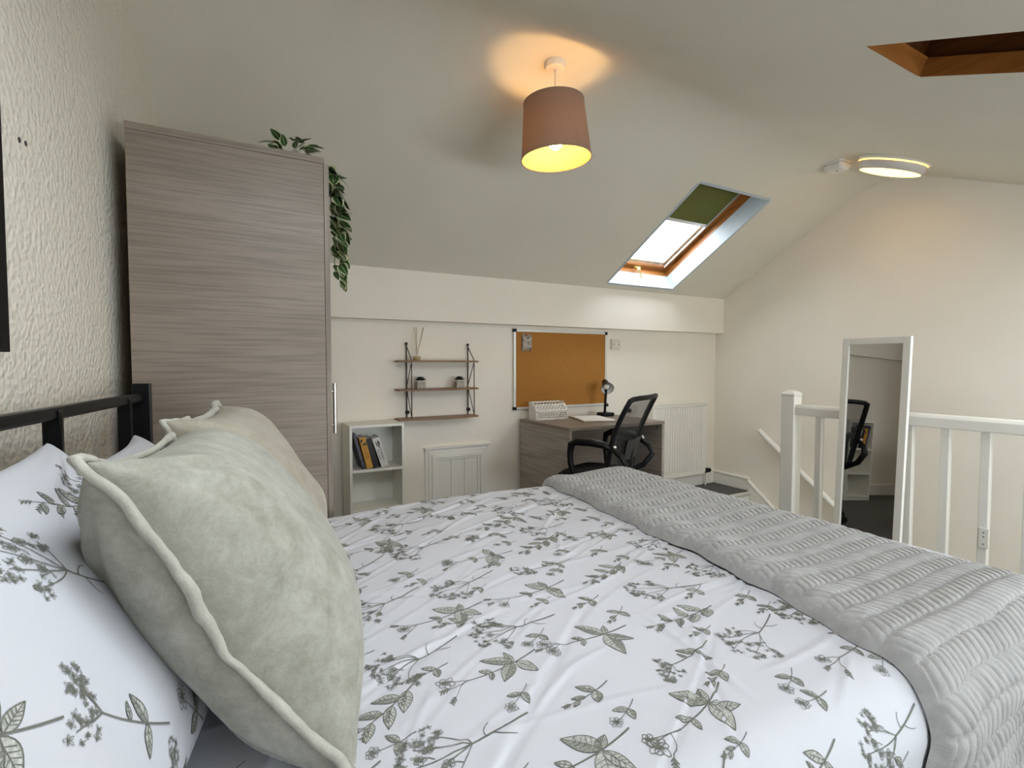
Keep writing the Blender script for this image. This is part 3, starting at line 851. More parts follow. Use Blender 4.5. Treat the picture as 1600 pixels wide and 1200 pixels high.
# ------------------------------------------------------------------ throw
TY = np.array([-0.1, 0.30, 0.40, 0.93, 1.40, 1.75, 1.98, 2.3])
TX = np.array([0.93, 0.975, 1.005, 1.115, 1.175, 1.205, 1.225, 1.23])
def throw_pt(e, t):
    left = np.interp(t, TY, TX) + 0.006 * np.sin(t * 21) + 0.004 * np.sin(t * 47)
    right = 1.672 + 0.004 * np.sin(t * 17)
    s = left + e * (right - left)
    d = s - left; dr = right - s
    hgt = 0.021 * (1 - np.exp(-d / 0.010)) * (1 - np.exp(-dr / 0.020)) + 0.001
    hgt = hgt + 0.010 * np.exp(-((d - 0.06) / 0.05) ** 2) + 0.006 * puff(s * 1.6 + 3, t * 1.6)
    hgt = hgt + 0.012 * np.exp(-((t - 1.80) / 0.12) ** 2) * np.exp(-((s - 1.55) / 0.2) ** 2)
    # plaited relief: rows of slanted lozenges
    w = 0.042; pitch_ = 0.0225
    tw = t + 0.003 * np.sin(s * 20); sw = s + 0.003 * np.sin(t * 18)
    r = np.floor(tw / w); v = (tw / w - r) * 2 - 1
    sg = np.where(np.mod(r, 2) == 0, 1.0, -1.0)
    q = (sw + sg * v * w * 0.5 * 0.55) / pitch_ + 0.37 * r
    c = (q - np.floor(q)) * 2 - 1
    loz = np.sqrt(np.clip(1 - np.abs(c) ** 4.0, 0, 1)) * np.sqrt(np.clip(1 - np.abs(v) ** 5, 0, 1))
    fade = np.clip(np.minimum(d, dr) / 0.012, 0, 1)
    hgt = hgt + 0.0105 * loz * fade
    return duvet(s, t, np.maximum(hgt, 0.001), 0.25)
ee = np.concatenate([np.linspace(0, 0.02, 5)[:-1], np.linspace(0.02, 0.985, 250), np.linspace(0.985, 1, 4)[1:]])
te = np.linspace(T0 - 0.06, T1 + 0.06, 740)
EE, TE = np.meshgrid(ee, te, indexing='ij')
m_ = MB(); m_.grid(throw_pt(EE, TE))
th = m_.build('throw_blanket', M['throw'], smooth=True, recalc=False)
tag(th, 'grey plaited-relief fleece throw laid across the foot of the bed', 'blanket')

# ------------------------------------------------------------------ pillows
class Pillow:
    def __init__(self, c, U, V, hw, hh, tf, tb, seed, pw=0.42, wr=1.0, ear=0.035):
        self.c = np.array(c, float)
        U = np.array(U, float); U /= np.linalg.norm(U)
        V = np.array(V, float); V -= U * (V @ U); V /= np.linalg.norm(V)
        self.U, self.V, self.N = U, V, np.cross(U, V)
        self.hw, self.hh, self.tf, self.tb, self.pw, self.wr, self.ear = hw, hh, tf, tb, pw, wr, ear
        self.n1 = fsum(seed, 8, 2.0, 5.0); self.n2 = fsum(seed + 1, 10, 5, 12); self.seed = seed
    def plane(self, a, b):
        # outline: sides drawn in, corners left as ears
        pa = a * (1 - 0.07 * (1 - b ** 2)) * (1 + self.ear * (a * b) ** 4)
        pb = b * (1 - 0.07 * (1 - a ** 2)) * (1 + self.ear * (a * b) ** 4)
        wob = 0.012 * self.wr * np.sin(5.1 * a + 3.3 * b + self.seed) * np.maximum(np.abs(a), np.abs(b)) ** 6
        return pa, pb, wob
    def pt(self, a, b, side=1):
        a = np.asarray(a, float); b = np.asarray(b, float)
        pa, pb, wob = self.plane(a, b)
        prof = (np.clip(1 - np.abs(a) ** 2.3, 0, 1) * np.clip(1 - np.abs(b) ** 2.3, 0, 1)) ** self.pw
        t = self.tf if side > 0 else self.tb
        h = prof * (t + self.wr * (0.017 * self.n1(a, b) + 0.010 * self.n2(a, b)))
        # gathers radiating from the corners
        for (ca, cb) in ((1, 1), (1, -1), (-1, 1), (-1, -1)):
            ra = np.arctan2(np.abs(b - cb) + 1e-4, np.abs(a - ca) + 1e-4); rr = np.hypot(a - ca, b - cb)
            h = h + self.wr * 0.009 * np.sin(13 * ra + self.seed + ca) * np.exp(-((rr - 0.35) / 0.28) ** 2) * prof
        P = self.c + (pa * self.hw)[..., None] * self.U + (pb * self.hh)[..., None] * self.V + (side * h + wob)[..., None] * self.N
        return P
    def mesh(self, n=64):
        u = np.sin(np.linspace(-PI / 2, PI / 2, n)); A, B = np.meshgrid(u, u, indexing='ij')
        m_ = MB(); m_.grid(self.pt(A, B, 1)); m_.grid(self.pt(A, B, -1)[:, ::-1]); return m_
    def edge(self, n=60):
        t = np.linspace(-1, 1, n)[:-1]; o = np.ones_like(t)
        a = np.concatenate([t, o, -t, -o]); b = np.concatenate([-o, t, o, -t])
        return self.pt(a, b, 1), a, b

def cushion(name, pl, label, vel, group):
    root = thing(name, label, 'cushion', tuple(pl.c - np.array([0, 0, pl.hh * 0.8])), group=group)
    m_ = pl.mesh(72); m_.build('cover', M[vel], root, smooth=True)
    E_, a, b = pl.edge(72)
    k = np.arange(len(E_)); gr = np.random.default_rng(pl.seed + 50)
    def smooth_rand(width):
        z = gr.normal(0, 1, len(E_)); ker = np.exp(-0.5 * (np.arange(-3 * width, 3 * width + 1) / width) ** 2)
        z = np.real(np.fft.ifft(np.fft.fft(z) * np.fft.fft(np.concatenate([ker, np.zeros(len(E_) - len(ker))]))))
        return (z - z.mean()) / z.std()
    out = (a / np.maximum(np.abs(a), np.abs(b)) * (np.abs(a) >= 0.999))[:, None] * pl.U + (b * (np.abs(b) >= 0.999))[:, None] * pl.V
    wn = 0.0022 * smooth_rand(3) + 0.0009 * smooth_rand(1); wv = 0.0020 * smooth_rand(4)
    path = E_ + 0.006 * out + wn[:, None] * pl.N + wv[:, None] * pl.V
    rs = np.clip(0.0066 + 0.0010 * smooth_rand(4) + 0.0004 * smooth_rand(1), 0.0045, 0.0095)
    m_ = MB(); m_.tube(path, list(rs), 10, closed=True); pp = m_.build('piping', M['piping'], root, smooth=True)
    path2 = E_ - 0.007 * out + wn[:, None] * pl.N + pl.N * 0.0055
    m_ = MB(); m_.tube(path2, list(rs * 0.62), 8, closed=True); m_.build('seam_band', M['piping'], root, smooth=True)
    return root

cu1 = Pillow((0.035, 0.905, 0.838), (0.16, 0.987, 0.0), (-0.51, 0.15, 0.848), 0.228, 0.240, 0.125, 0.125, 4)
cushion('velvet_cushion', cu1, 'nearest plump sage velvet cushion with thick piping, propped on the floral pillow', 'velvet', 'velvet cushions on the bed')
cu2 = Pillow((0.055, 1.255, 0.858), (0.20, 0.98, 0.0), (-0.45, 0.03, 0.88), 0.225, 0.215, 0.125, 0.08, 9)
cushion('velvet_cushion', cu2, 'beige velvet cushion leaning by the wardrobe, partly behind the nearest cushion', 'velvet2', 'velvet cushions on the bed')

fp = Pillow((-0.190, 0.70, 0.815), (0.15, 0.99, 0.0), (-0.50, 0.0, 0.86), 0.40, 0.235, 0.085, 0.05, 21, pw=0.38, wr=0.8, ear=0.05)
pr = thing('floral_pillow', 'large white pillow with grey botanical sprigs in the near corner of the bed head', 'pillow', tuple(fp.c - np.array([0, 0, 0.2])))
pc = fp.mesh(84).build('pillowcase', M['duvet'], pr, smooth=True)
def psurf(a, b):
    aa, bb = a / fp.hw, b / fp.hh
    ok = (np.abs(aa) < 0.985) & (np.abs(bb) < 0.985)
    return fp.pt(np.clip(aa, -1, 1), np.clip(bb, -1, 1), 1), ok
psp = []
for (k, a, b, an, s_) in ((umbel, 0.20, -0.02, -0.75, 1.25), (umbel, 0.03, 0.10, -0.85, 1.1), (sprig_small, 0.10, -0.17, -1.0, 1.3), (hydrangea, -0.06, -0.06, -0.9, 1.2),
                          (sprig_big, -0.20, 0.05, -0.8, 1.1), (umbel, 0.30, 0.13, -0.6, 1.0), (branch, 0.18, 0.16, -0.5, 0.9), (sprig_big, -0.30, -0.10, -0.8, 1.0),
                          (sprig_small, 0.29, -0.12, -0.9, 1.2), (hydrangea, 0.02, -0.20, -0.9, 0.9), (sprig_small, -0.12, 0.17, -0.7, 1.1), (sprig_small, 0.33, 0.04, -0.7, 1.0)):
    psp.append((k, a, b, an, s_))
lay_print('botanical_print', pc, psurf, psp)

fp2 = Pillow((-0.150, 1.29, 0.768), (0.15, 0.99, 0.0), (-0.46, 0.0, 0.89), 0.36, 0.215, 0.07, 0.05, 33, pw=0.38, wr=1.3, ear=0.06)
pr2 = thing('floral_pillow', 'white floral pillow mostly hidden behind the two velvet cushions', 'pillow', tuple(fp2.c - np.array([0, 0, 0.2])))
pc2 = fp2.mesh(64).build('pillowcase', M['duvet'], pr2, smooth=True)
def psurf2(a, b):
    aa, bb = a / fp2.hw, b / fp2.hh
    return fp2.pt(np.clip(aa, -1, 1), np.clip(bb, -1, 1), 1), (np.abs(aa) < 0.985) & (np.abs(bb) < 0.985)
lay_print('botanical_print', pc2, psurf2, [(sprig_big, -0.22, 0.12, -0.7, 0.9), (sprig_small, -0.30, 0.17, -0.4, 0.9), (umbel, -0.06, 0.10, -0.7, 0.9), (sprig_small, -0.12, 0.18, -0.5, 0.9), (sprig_big, 0.12, 0.05, -0.7, 1.0)])

# ================================================================== WARDROBE
wx0, wx1, wy0, wy1, wzt = -0.236, 0.334, 1.95, 2.37, 1.89
wr = thing('wardrobe', 'tall grey wood-effect wardrobe beside the bed with trailing plant on top', 'wardrobe', ((wx0 + wx1) / 2, (wy0 + wy1) / 2, 0))
m_ = MB(); m_.box((wx0, wy0, 0), (wx1, wy0 + 0.018, wzt - 0.022)); m_.build('side_panel', M['greywood'], wr, bevel=0.001)
m_ = MB(); m_.box((wx0, wy1 - 0.018, 0), (wx1, wy1, wzt - 0.022)); m_.build('side_panel', M['greywood'], wr, bevel=0.001)
m_ = MB(); m_.box((wx0, wy0 - 0.003, wzt - 0.022), (wx1 + 0.004, wy1 + 0.003, wzt)); m_.build('top_panel', M['greywood'], wr, bevel=0.001)
m_ = MB(); m_.box((wx0 + 0.002, wy0 + 0.018, 0.05), (wx0 + 0.008, wy1 - 0.018, wzt - 0.022)); m_.build('back_panel', M['greywood_z'], wr)
m_ = MB(); m_.box((wx1 - 0.04, wy0 + 0.018, 0), (wx1 - 0.02, wy1 - 0.018, 0.06)); m_.build('plinth', M['greywood_y'], wr)
ymd = (wy0 + wy1) / 2
for (a, b, hy) in ((wy0, wy1, wy0 + 0.03),):
    m_ = MB(); m_.box((wx1 + 0.001, a, 0.06), (wx1 + 0.019, b, wzt - 0.024)); d_ = m_.build('door', M['greywood_z'], wr, bevel=0.001)
    m_ = MB()
    m_.cyl((wx1 + 0.034, hy, 0.90), (wx1 + 0.034, hy, 1.085), 0.0075, n=14)
    m_.cyl((wx1 + 0.019, hy, 0.93), (wx1 + 0.034, hy, 0.93), 0.004, n=10); m_.cyl((wx1 + 0.019, hy, 1.055), (wx1 + 0.034, hy, 1.055), 0.004, n=10)
    m_.build('handle', M['steel'], d_, smooth=True, auto=40)

# trailing plant on the wardrobe
plant = thing('trailing_plant', 'variegated trailing plant hanging down from the wardrobe top', 'plant', (0.25, 2.10, wzt))
m_ = MB(); m_.lathe([(0.001, 0), (0.032, 0), (0.040, 0.05), (0.038, 0.052), (0.034, 0.045), (0.001, 0.045)], 20, Matrix.Translation((0.25, 2.10, wzt)))
m_.build('pot', M['plastic'], plant, smooth=True, auto=40)
def leaf_mesh():
    t = np.linspace(0, 1, 8); vs = []; fs = []; uv = []
    for i, k in enumerate(t):
        w = 0.5 * math.sin(PI * k ** 0.7) ** 0.8 * 0.62 if 0 < k < 1 else 0.0
        for j, u in enumerate((-1, -0.5, 0, 0.5, 1)):
            vs.append((u * w, k, -0.22 * k * k + 0.10 * abs(u) * w)); uv.append(((u + 1) / 2, k))
    for i in range(7):
        for j in range(4): fs.append((i * 5 + j, i * 5 + j + 1, (i + 1) * 5 + j + 1, (i + 1) * 5 + j))
    me = bpy.data.meshes.new('leaf'); me.from_pydata(vs, [], fs)
    l = me.uv_layers.new(name='UVMap')
    for p in me.polygons:
        for li in p.loop_indices: l.data[li].uv = uv[me.loops[li].vertex_index]
    me.materials.append(M['leaf']); me.polygons.foreach_set('use_smooth', [True] * len(me.polygons)); me.update()
    return me
LEAF = leaf_mesh()
def put_leaf(p, d, L, wid=1.0, roll_=0.0):
    o = bpy.data.objects.new('leaf', LEAF); COL.objects.link(o); o.parent = plant
    d = Vector(d).normalized()
    q = d.to_track_quat('Y', 'Z').to_matrix().to_4x4()
    o.matrix_local = Matrix.Translation(Vector(p) - plant.location) @ q @ Matrix.Rotation(roll_, 4, 'Y') @ Matrix.Diagonal((L * wid, L, L, 1))
rp = random.Random(5)
for k in range(26):     # tuft on top
    a = rp.uniform(0, 2 * PI)
    put_leaf((0.235 + 0.05 * math.cos(a), 1.985 + 0.03 * math.sin(a), wzt + 0.010 + rp.uniform(0, 0.035)),
             (math.cos(a), math.sin(a) * 0.8 - 0.2, rp.uniform(-0.05, 0.7)), rp.uniform(0.04, 0.06), 0.9, rp.uniform(-0.6, 0.6))
vines = [[(0.25, 2.08, wzt + 0.04), (0.32, 2.05, wzt + 0.03), (0.375, 2.03, wzt - 0.02), (0.40, 2.02, 1.74), (0.402, 2.025, 1.60), (0.405, 2.025, 1.47)],
         [(0.26, 2.14, wzt + 0.04), (0.34, 2.16, wzt + 0.03), (0.392, 2.15, wzt - 0.04), (0.40, 2.13, 1.68), (0.402, 2.12, 1.52)]]
for vi, v in enumerate(vines):
    P_ = []
    for i in range(len(v) - 1):
        for k in range(6): P_.append(np.array(v[i]) * (1 - k / 6) + np.array(v[i + 1]) * k / 6)
    P_.append(np.array(v[-1]))
    m_ = MB(); m_.tube(P_, 0.0016, 6); m_.build('stem', M['stemg'], plant, smooth=True)
    for i in range(10, len(P_)):
        f = (i - 10) / (len(P_) - 10)
        for s in (-1, 1):
            if rp.random() < 0.15: continue
            L = (0.088 - 0.045 * f) * rp.uniform(0.8, 1.15)
            put_leaf(P_[i], (rp.uniform(0.5, 1.0) if s > 0 else rp.uniform(0.0, 0.5), s * rp.uniform(0.25, 0.9) - 0.3, rp.uniform(-0.9, 0.1) - 0.3 * f), L, rp.uniform(0.95, 1.3), rp.uniform(-0.9, 0.9))

# ================================================================== BLACK PICTURE on the bed-head wall
pic = thing('picture_frame', 'large black framed picture on the embossed wall above the headboard', 'picture', (xw(1.0), 1.0, 1.18))
def pw(y, z, d): return (xw(y) + d, y, z)
def wallbox(y0, y1, z0, z1, d0, d1):
    m_ = MB(); q = []
    for d in (d0, d1): q += [pw(y0, z0, d), pw(y1, z0, d), pw(y1, z1, d), pw(y0, z1, d)]
    m_.add(q, [(0, 3, 2, 1), (4, 5, 6, 7), (0, 1, 5, 4), (1, 2, 6, 5), (2, 3, 7, 6), (3, 0, 4, 7)]); return m_
py0, py1, pz0, pz1 = 0.62, 1.352, 1.181, 2.02
for (a, b, c, d) in ((py0, py0 + 0.035, pz0, pz1), (py1 - 0.035, py1, pz0, pz1), (py0 + 0.035, py1 - 0.035, pz0, pz0 + 0.035), (py0 + 0.035, py1 - 0.035, pz1 - 0.035, pz1)):
    wallbox(a, b, c, d, 0.002, 0.022).build('frame_side', M['frameblk'], pic, bevel=0.001)
wallbox(py0 + 0.03, py1 - 0.03, pz0 + 0.03, pz1 - 0.03, 0.002, 0.010).build('print_sheet', M['frameblk'], pic)

# ================================================================== BOOKCASE and BOOKS
bx0, bx1, by0, by1, bzt = 0.660, 0.995, 3.115, 3.328, 0.785
bk = thing('bookcase', 'narrow white three-tier bookcase against the back wall beside the wardrobe', 'bookcase', ((bx0 + bx1) / 2, (by0 + by1) / 2, 0))
for x in (bx0, bx1 - 0.016):
    m_ = MB(); m_.box((x, by0, 0), (x + 0.016, by1, bzt)); m_.build('side_panel', M['whitelam'], bk, bevel=0.001)
for nm, z in (('top_panel', bzt - 0.016), ('shelf', 0.498), ('shelf', 0.255), ('bottom_panel', 0.03)):
    m_ = MB(); m_.box((bx0 + 0.016, by0, z), (bx1 - 0.016, by1, z + 0.016)); m_.build(nm, M['whitelam'], bk, bevel=0.001)
m_ = MB(); m_.box((bx0 + 0.016, by1 - 0.006, 0.03), (bx1 - 0.016, by1, bzt - 0.016)); m_.build('back_panel', M['whitelam'], bk)
m_ = MB(); m_.box((bx0 + 0.016, by0 + 0.012, 0.0), (bx1 - 0.016, by0 + 0.026, 0.03)); m_.build('plinth', M['whitelam'], bk)

def book(xc, w, h, dep, lean, cover, spine, label, text=None, tcol=None, tsize=0.02, text2=None, name='book', emblem=None):
    z0 = 0.514
    root = thing(name, label, 'book', (xc, by0 + 0.016, z0), group='books leaning on the bookcase shelf')
    root.rotation_euler = (0, lean, 0)
    m_ = MB(); m_.box((0.002, 0.003, 0.002), (w - 0.002, dep - 0.004, h - 0.003)); m_.build('pages', M['paper'], root, local=True)
    m_ = MB(); m_.box((0, 0.002, 0), (0.002, dep, h)); m_.box((w - 0.002, 0.002, 0), (w, dep, h)); m_.build('cover', cover, root, local=True)
    m_ = MB(); m_.box((0, 0, 0), (w, 0.003, h)); sp = m_.build('spine', spine, root, local=True, bevel=0.001)
    R = Matrix.Rotation(PI / 2, 4, 'X') @ Matrix.Rotation(-PI / 2, 4, 'Z')
    if text: text_mesh(text, tsize, Matrix.Translation((w / 2 + (0.006 if text2 else 0), -0.0006, h * 0.52)) @ R, 'title_text', tcol, sp)
    if text2: text_mesh(text2, tsize * 0.75, Matrix.Translation((w / 2 - 0.012, -0.0006, h * 0.45)) @ R, 'title_text', tcol, sp)
    if emblem:
        m_ = MB(); emblem(m_, w, h); m_.build('emblem', M['ink'], sp, local=True)
    return root
c_slate = mat('slate_cover', (0.085, 0.085, 0.11), 0.6, var=0.1, vscale=30)
c_yel = mat('ochre_cover', (0.58, 0.29, 0.035), 0.55, var=0.08, vscale=40)
c_blk = mat('black_cover', (0.012, 0.009, 0.009), 0.5)
c_wht = mat('white_cover', (0.62, 0.60, 0.57), 0.6)
c_or = mat('orange_ink', (0.30, 0.10, 0.01), 0.6)
c_pale = mat('pale_ink', (0.6, 0.6, 0.62), 0.6)
def em_tri(m_, w, h):
    m_.prism([(0.004, h - 0.045), (w - 0.004, h - 0.050), (w - 0.006, h - 0.030)], -0.0012, 0.0, 'y'); m_.prism([(0.004, h - 0.010), (w * 0.6, h - 0.010), (0.006, h - 0.036)], -0.0012, 0.0, 'y')
def em_leafy(m_, w, h):
    m_.prism([(w * 0.30, h - 0.018), (w * 0.42, h - 0.030), (w * 0.45, h - 0.062), (w * 0.30, h - 0.045)], -0.0012, 0.0, 'y')
    m_.prism([(w * 0.62, h - 0.016), (w * 0.80, h - 0.030), (w * 0.58, h - 0.066), (w * 0.55, h - 0.035)], -0.0012, 0.0, 'y')
def em_blot(m_, w, h):
    m_.prism([(0.003, 0.045), (w - 0.004, 0.055), (w - 0.003, 0.062), (0.004, 0.060)], -0.0012, 0.0, 'y'); m_.prism([(0.003, 0.010), (w - 0.003, 0.004), (w - 0.004, 0.028), (0.006, 0.024)], -0.0012, 0.0, 'y')
book(0.742, 0.017, 0.228, 0.15, -0.27, c_slate, c_slate, 'slate grey slim paperback leaning at the left end of the book row', emblem=em_blot)
book(0.766, 0.038, 0.195, 0.13, -0.245, c_yel, c_yel, 'ochre yellow paperback with dark triangular emblem on its spine', 'DUNE', c_or, 0.030, emblem=em_tri)
book(0.808, 0.034, 0.188, 0.13, -0.275, c_blk, c_blk, 'thin black paperback between the ochre and white books')
book(0.856, 0.046, 0.190, 0.13, -0.32, c_blk, c_wht, 'thick white-spined book at the right end of the book row', 'The Colours', M['ink'], 0.022, 'Your Soul', emblem=em_leafy)

# ================================================================== WALL SHELF
ws = thing('wall_shelf', 'three-tier wall shelf of bowed walnut boards in bronze wire frames', 'shelf', (1.29, Y_B, 0.78))
def bowed(z, x0=1.0, x1=1.57, yb=3.335, y_end=3.235, bow=0.045):
    n_ = 17; t = np.linspace(0, 1, n_)
    fr = [(x0 + (x1 - x0) * k, y_end - bow * math.sin(PI * k)) for k in t]
    poly = fr + [(x1, yb), (x0, yb)]
    m_ = MB(); m_.prism(poly, z - 0.012, z, 'z'); return m_
for z in (1.176, 0.988, 0.795):
    bowed(z).build('shelf_board', M['shelfwood'], ws, bevel=0.002)
for x in (1.085, 1.535):
    yB, yF = Y_B - 0.012, 3.235
    m_ = MB()
    m_.tube([(x, yB, 1.285), (x, yB, 0.785)], 0.0042, 8)
    m_.tube([(x, yB, 1.275), (x, yF, 1.176), (x, yF, 0.785)], 0.0034, 8)
    m_.tube([(x, yF, 1.165), (x, yB, 1.0)], 0.0028, 8); m_.tube([(x, yB, 0.985), (x, yF, 0.80)], 0.0028, 8)
    fr = m_.build('wire_frame', M['wire'], ws, smooth=True)
    m_ = MB(); m_.ball((x, yB, 1.288), 0.010, 12, 8); m_.build('finial', M['wire'], ws, smooth=True)
    m_ = MB(); m_.cyl((x + 0.006, Y_B - 0.010, 0.828), (x + 0.006, Y_B, 0.828), 0.014, n=16); m_.cyl((x + 0.006, Y_B - 0.016, 0.828), (x + 0.006, Y_B - 0.008, 0.828), 0.006, n=10)
    m_.build('wall_fixing', M['black'], ws, smooth=True, auto=40)

rd = thing('reed_diffuser', 'small amber glass reed diffuser on the top wall-shelf board', 'diffuser', (1.135, 3.275, 1.176))
Mx = Matrix.Translation((1.135, 3.275, 1.1765))
m_ = MB(); m_.lathe([(0.001, 0), (0.024, 0), (0.027, 0.012), (0.024, 0.030), (0.012, 0.042), (0.011, 0.075), (0.013, 0.078)], 20, Mx); m_.build('bottle', M['jar'], rd, smooth=True)
m_ = MB(); m_.lathe([(0.001, 0.002), (0.022, 0.002), (0.025, 0.012), (0.022, 0.026), (0.001, 0.026)], 18, Mx); m_.build('oil', M['oil'], rd, smooth=True)
for (dx, dy) in ((-0.012, 0.004), (-0.003, -0.006), (0.045, 0.0), (0.052, 0.006)):
    m_ = MB(); m_.tube([(1.135 - dx * 0.12, 3.275, 1.182), (1.135 + dx, 3.275 + dy, 1.395)], 0.0022, 6); m_.build('reed', M['reed'], rd)

for i, (xc, lab) in enumerate(((1.156, 'dark succulent in a square glass pot near the left wire frame'), (1.438, 'dark succulent in a square glass pot near the right wire frame'))):
    sx = thing('potted_succulent', lab, 'plant', (xc, 3.268, 0.988), group='succulents on the middle wall-shelf board')
    z0 = 0.9885
    m_ = MB()
    for (a, b) in (((xc - 0.033, 3.235, z0), (xc + 0.033, 3.238, z0 + 0.056)), ((xc - 0.033, 3.298, z0), (xc + 0.033, 3.301, z0 + 0.056)),
                   ((xc - 0.033, 3.238, z0), (xc - 0.030, 3.298, z0 + 0.056)), ((xc + 0.030, 3.238, z0), (xc + 0.033, 3.298, z0 + 0.056)), ((xc - 0.033, 3.235, z0), (xc + 0.033, 3.301, z0 + 0.003))):
        m_.box(a, b)
    m_.build('glass_pot', M['jar'], sx)
    m_ = MB(); m_.box((xc - 0.028, 3.241, z0 + 0.004), (xc + 0.028, 3.295, z0 + 0.046)); m_.build('pebbles', M['soil'], sx, bevel=0.004)
    for ring, (n_, L, el, z) in enumerate(((9, 0.044, 0.16, 0.056), (7, 0.034, 0.5, 0.060), (4, 0.020, 1.0, 0.064))):
        for k in range(n_):
            a = 2 * PI * k / n_ + ring * 0.4 + i
            d = Vector((math.cos(a) * math.cos(el), math.sin(a) * math.cos(el) * 0.9, math.sin(el)))
            p = Vector((xc, 3.268, z0 + z)); s = Vector((-math.sin(a), math.cos(a), 0)); u = Vector((0, 0, 1))
            q = [p, p + d * L * 0.6 + s * 0.013, p + d * L, p + d * L * 0.6 - s * 0.013, p + d * L * 0.5 + u * 0.007, p + d * L * 0.5 - u * 0.006]
            m_ = MB(); m_.add(q, [(0, 1, 4), (1, 2, 4), (2, 3, 4), (3, 0, 4), (1, 0, 5), (2, 1, 5), (3, 2, 5), (0, 3, 5)]); m_.build('leaf', M['succ'], sx)

# ================================================================== DESK AREA
dx0, dx1, dy0, dy1, dz = 1.945, 2.790, 2.675, 3.300, 0.74
dk = thing('desk', 'grey wood-effect desk against the back wall under the cork board', 'desk', ((dx0 + dx1) / 2, (dy0 + dy1) / 2, 0))
m_ = MB(); m_.box((dx0, dy0, dz - 0.022), (dx1, dy1, dz)); m_.build('desk_top', M['greywood'], dk, bevel=0.0015)
for x in (dx0, dx1 - 0.022):
    m_ = MB(); m_.box((x, dy0 + 0.002, 0), (x + 0.022, dy1, dz - 0.022)); m_.build('side_panel', M['greywood_y'], dk, bevel=0.001)
m_ = MB(); m_.box((dx0 + 0.022, dy1 - 0.14, 0.22), (dx1 - 0.022, dy1 - 0.122, dz - 0.022)); m_.build('modesty_panel', M['greywood'], dk)
for z in (0.69, 0.30):
    m_ = MB(); m_.cyl((dx1 - 0.0225, dy0 + 0.05, z), (dx1 - 0.0245, dy0 + 0.05, z), 0.007, n=12); m_.build('screw_cap', M['dot'], dk)

cb = thing('cork_board', 'aluminium framed cork noticeboard above the desk', 'noticeboard', (2.353, Y_B, 0.81))
c0, c1, cz0, cz1 = 1.908, 2.799, 0.808, 1.412
m_ = MB(); m_.box((c0 + 0.006, Y_B - 0.016, cz0 + 0.006), (c1 - 0.006, Y_B - 0.003, cz1 - 0.006)); m_.build('cork_panel', M['cork'], cb)
for (a, b) in (((c0, Y_B - 0.022, cz0), (c1, Y_B - 0.002, cz0 + 0.018)), ((c0, Y_B - 0.022, cz1 - 0.018), (c1, Y_B - 0.002, cz1)),
               ((c0, Y_B - 0.022, cz0), (c0 + 0.018, Y_B - 0.002, cz1)), ((c1 - 0.018, Y_B - 0.022, cz0), (c1, Y_B - 0.002, cz1))):
    m_ = MB(); m_.box(a, b); m_.build('frame_bar', M['alu'], cb, bevel=0.002)
for x in (c0 - 0.003, c1 - 0.023):
    for z in (cz0 - 0.003, cz1 - 0.021):
        m_ = MB(); m_.box((x, Y_B - 0.026, z), (x + 0.026, Y_B - 0.002, z + 0.024)); m_.build('corner_cap', M['blackpl'], cb, bevel=0.003)

orn = thing('hanging_card', 'small patterned card hung at the top left of the cork board', 'card', (2.016, Y_B - 0.03, 1.25))
m_ = MB(); m_.box((1.978, Y_B - 0.034, 1.268), (2.056, Y_B - 0.017, 1.356)); m_.build('card_panel', mat('patterned_card', (0.06, 0.035, 0.03), 0.7, col2=(0.62, 0.56, 0.48), vscale=70), orn)
m_ = MB(); m_.box((1.974, Y_B - 0.024, 1.250), (2.060, Y_B - 0.017, 1.378)); m_.build('backing', M['card'], orn)
m_ = MB(); m_.ball((2.012, Y_B - 0.028, 1.368), 0.007, 10, 6); m_.ball((2.046, Y_B - 0.030, 1.256), 0.006, 10, 6); m_.build('pin', mat('red_pin', (0.3, 0.03, 0.02), 0.5), orn, smooth=True)

# letter rack: pierced white panels
lr = thing('letter_rack', 'white pierced lattice letter rack on the left of the desk', 'letter rack', (2.13, 3.22, dz))
def lattice(name, O, U, V, wu, wv, nu, nv, parent, t=0.004):
    O, U, V = Vector(O), Vector(U).normalized(), Vector(V).normalized()
    N = U.cross(V); m_ = MB(); cu_, cv_ = wu / nu, wv / nv; st = 0.30
    def quadbox(u0, u1, v0, v1):
        q = [O + U * a + V * b + N * d for d in (0, t) for a, b in ((u0, v0), (u1, v0), (u1, v1), (u0, v1))]
        m_.add(q, [(0, 3, 2, 1), (4, 5, 6, 7), (0, 1, 5, 4), (1, 2, 6, 5), (2, 3, 7, 6), (3, 0, 4, 7)])
    b = 0.006
    quadbox(0, wu, 0, b); quadbox(0, wu, wv - b, wv); quadbox(0, b, 0, wv); quadbox(wu - b, wu, 0, wv)
    def bar2(a, c):
        p = O + U * a[0] + V * a[1] + N * t / 2; q = O + U * c[0] + V * c[1] + N * t / 2
        m_.bar(p, q, 0.0068, t * 0.8, N)
    k = -nv
    while k < nu:
        for s in (1, -1):
            u0, v0 = k * cu_, 0.0; L_ = min(wv / cv_, 99)
            pts = []
            for i in range(0, nv * 8 + 1):
                f = i / 8
                uu = (k + f) * cu_; vv = f * cv_ if s > 0 else wv - f * cv_
                if 0 <= uu <= wu: pts.append((uu, vv))
            if len(pts) > 1: bar2(pts[0], pts[-1])
        k += 1
    return m_.build(name, M['plastic'], parent)
lattice('front_panel', (2.005, 3.165, dz), (1, 0, 0), (0, 0, 1), 0.275, 0.062, 10, 2, lr)
lattice('sloped_panel', (2.005, 3.166, dz + 0.064), (1, 0, 0), (0, 0.55, 0.83), 0.275, 0.055, 10, 2, lr)
lattice('rear_panel', (2.005, 3.265, dz), (1, 0, 0), (0, 0, 1), 0.275, 0.130, 10, 4, lr)
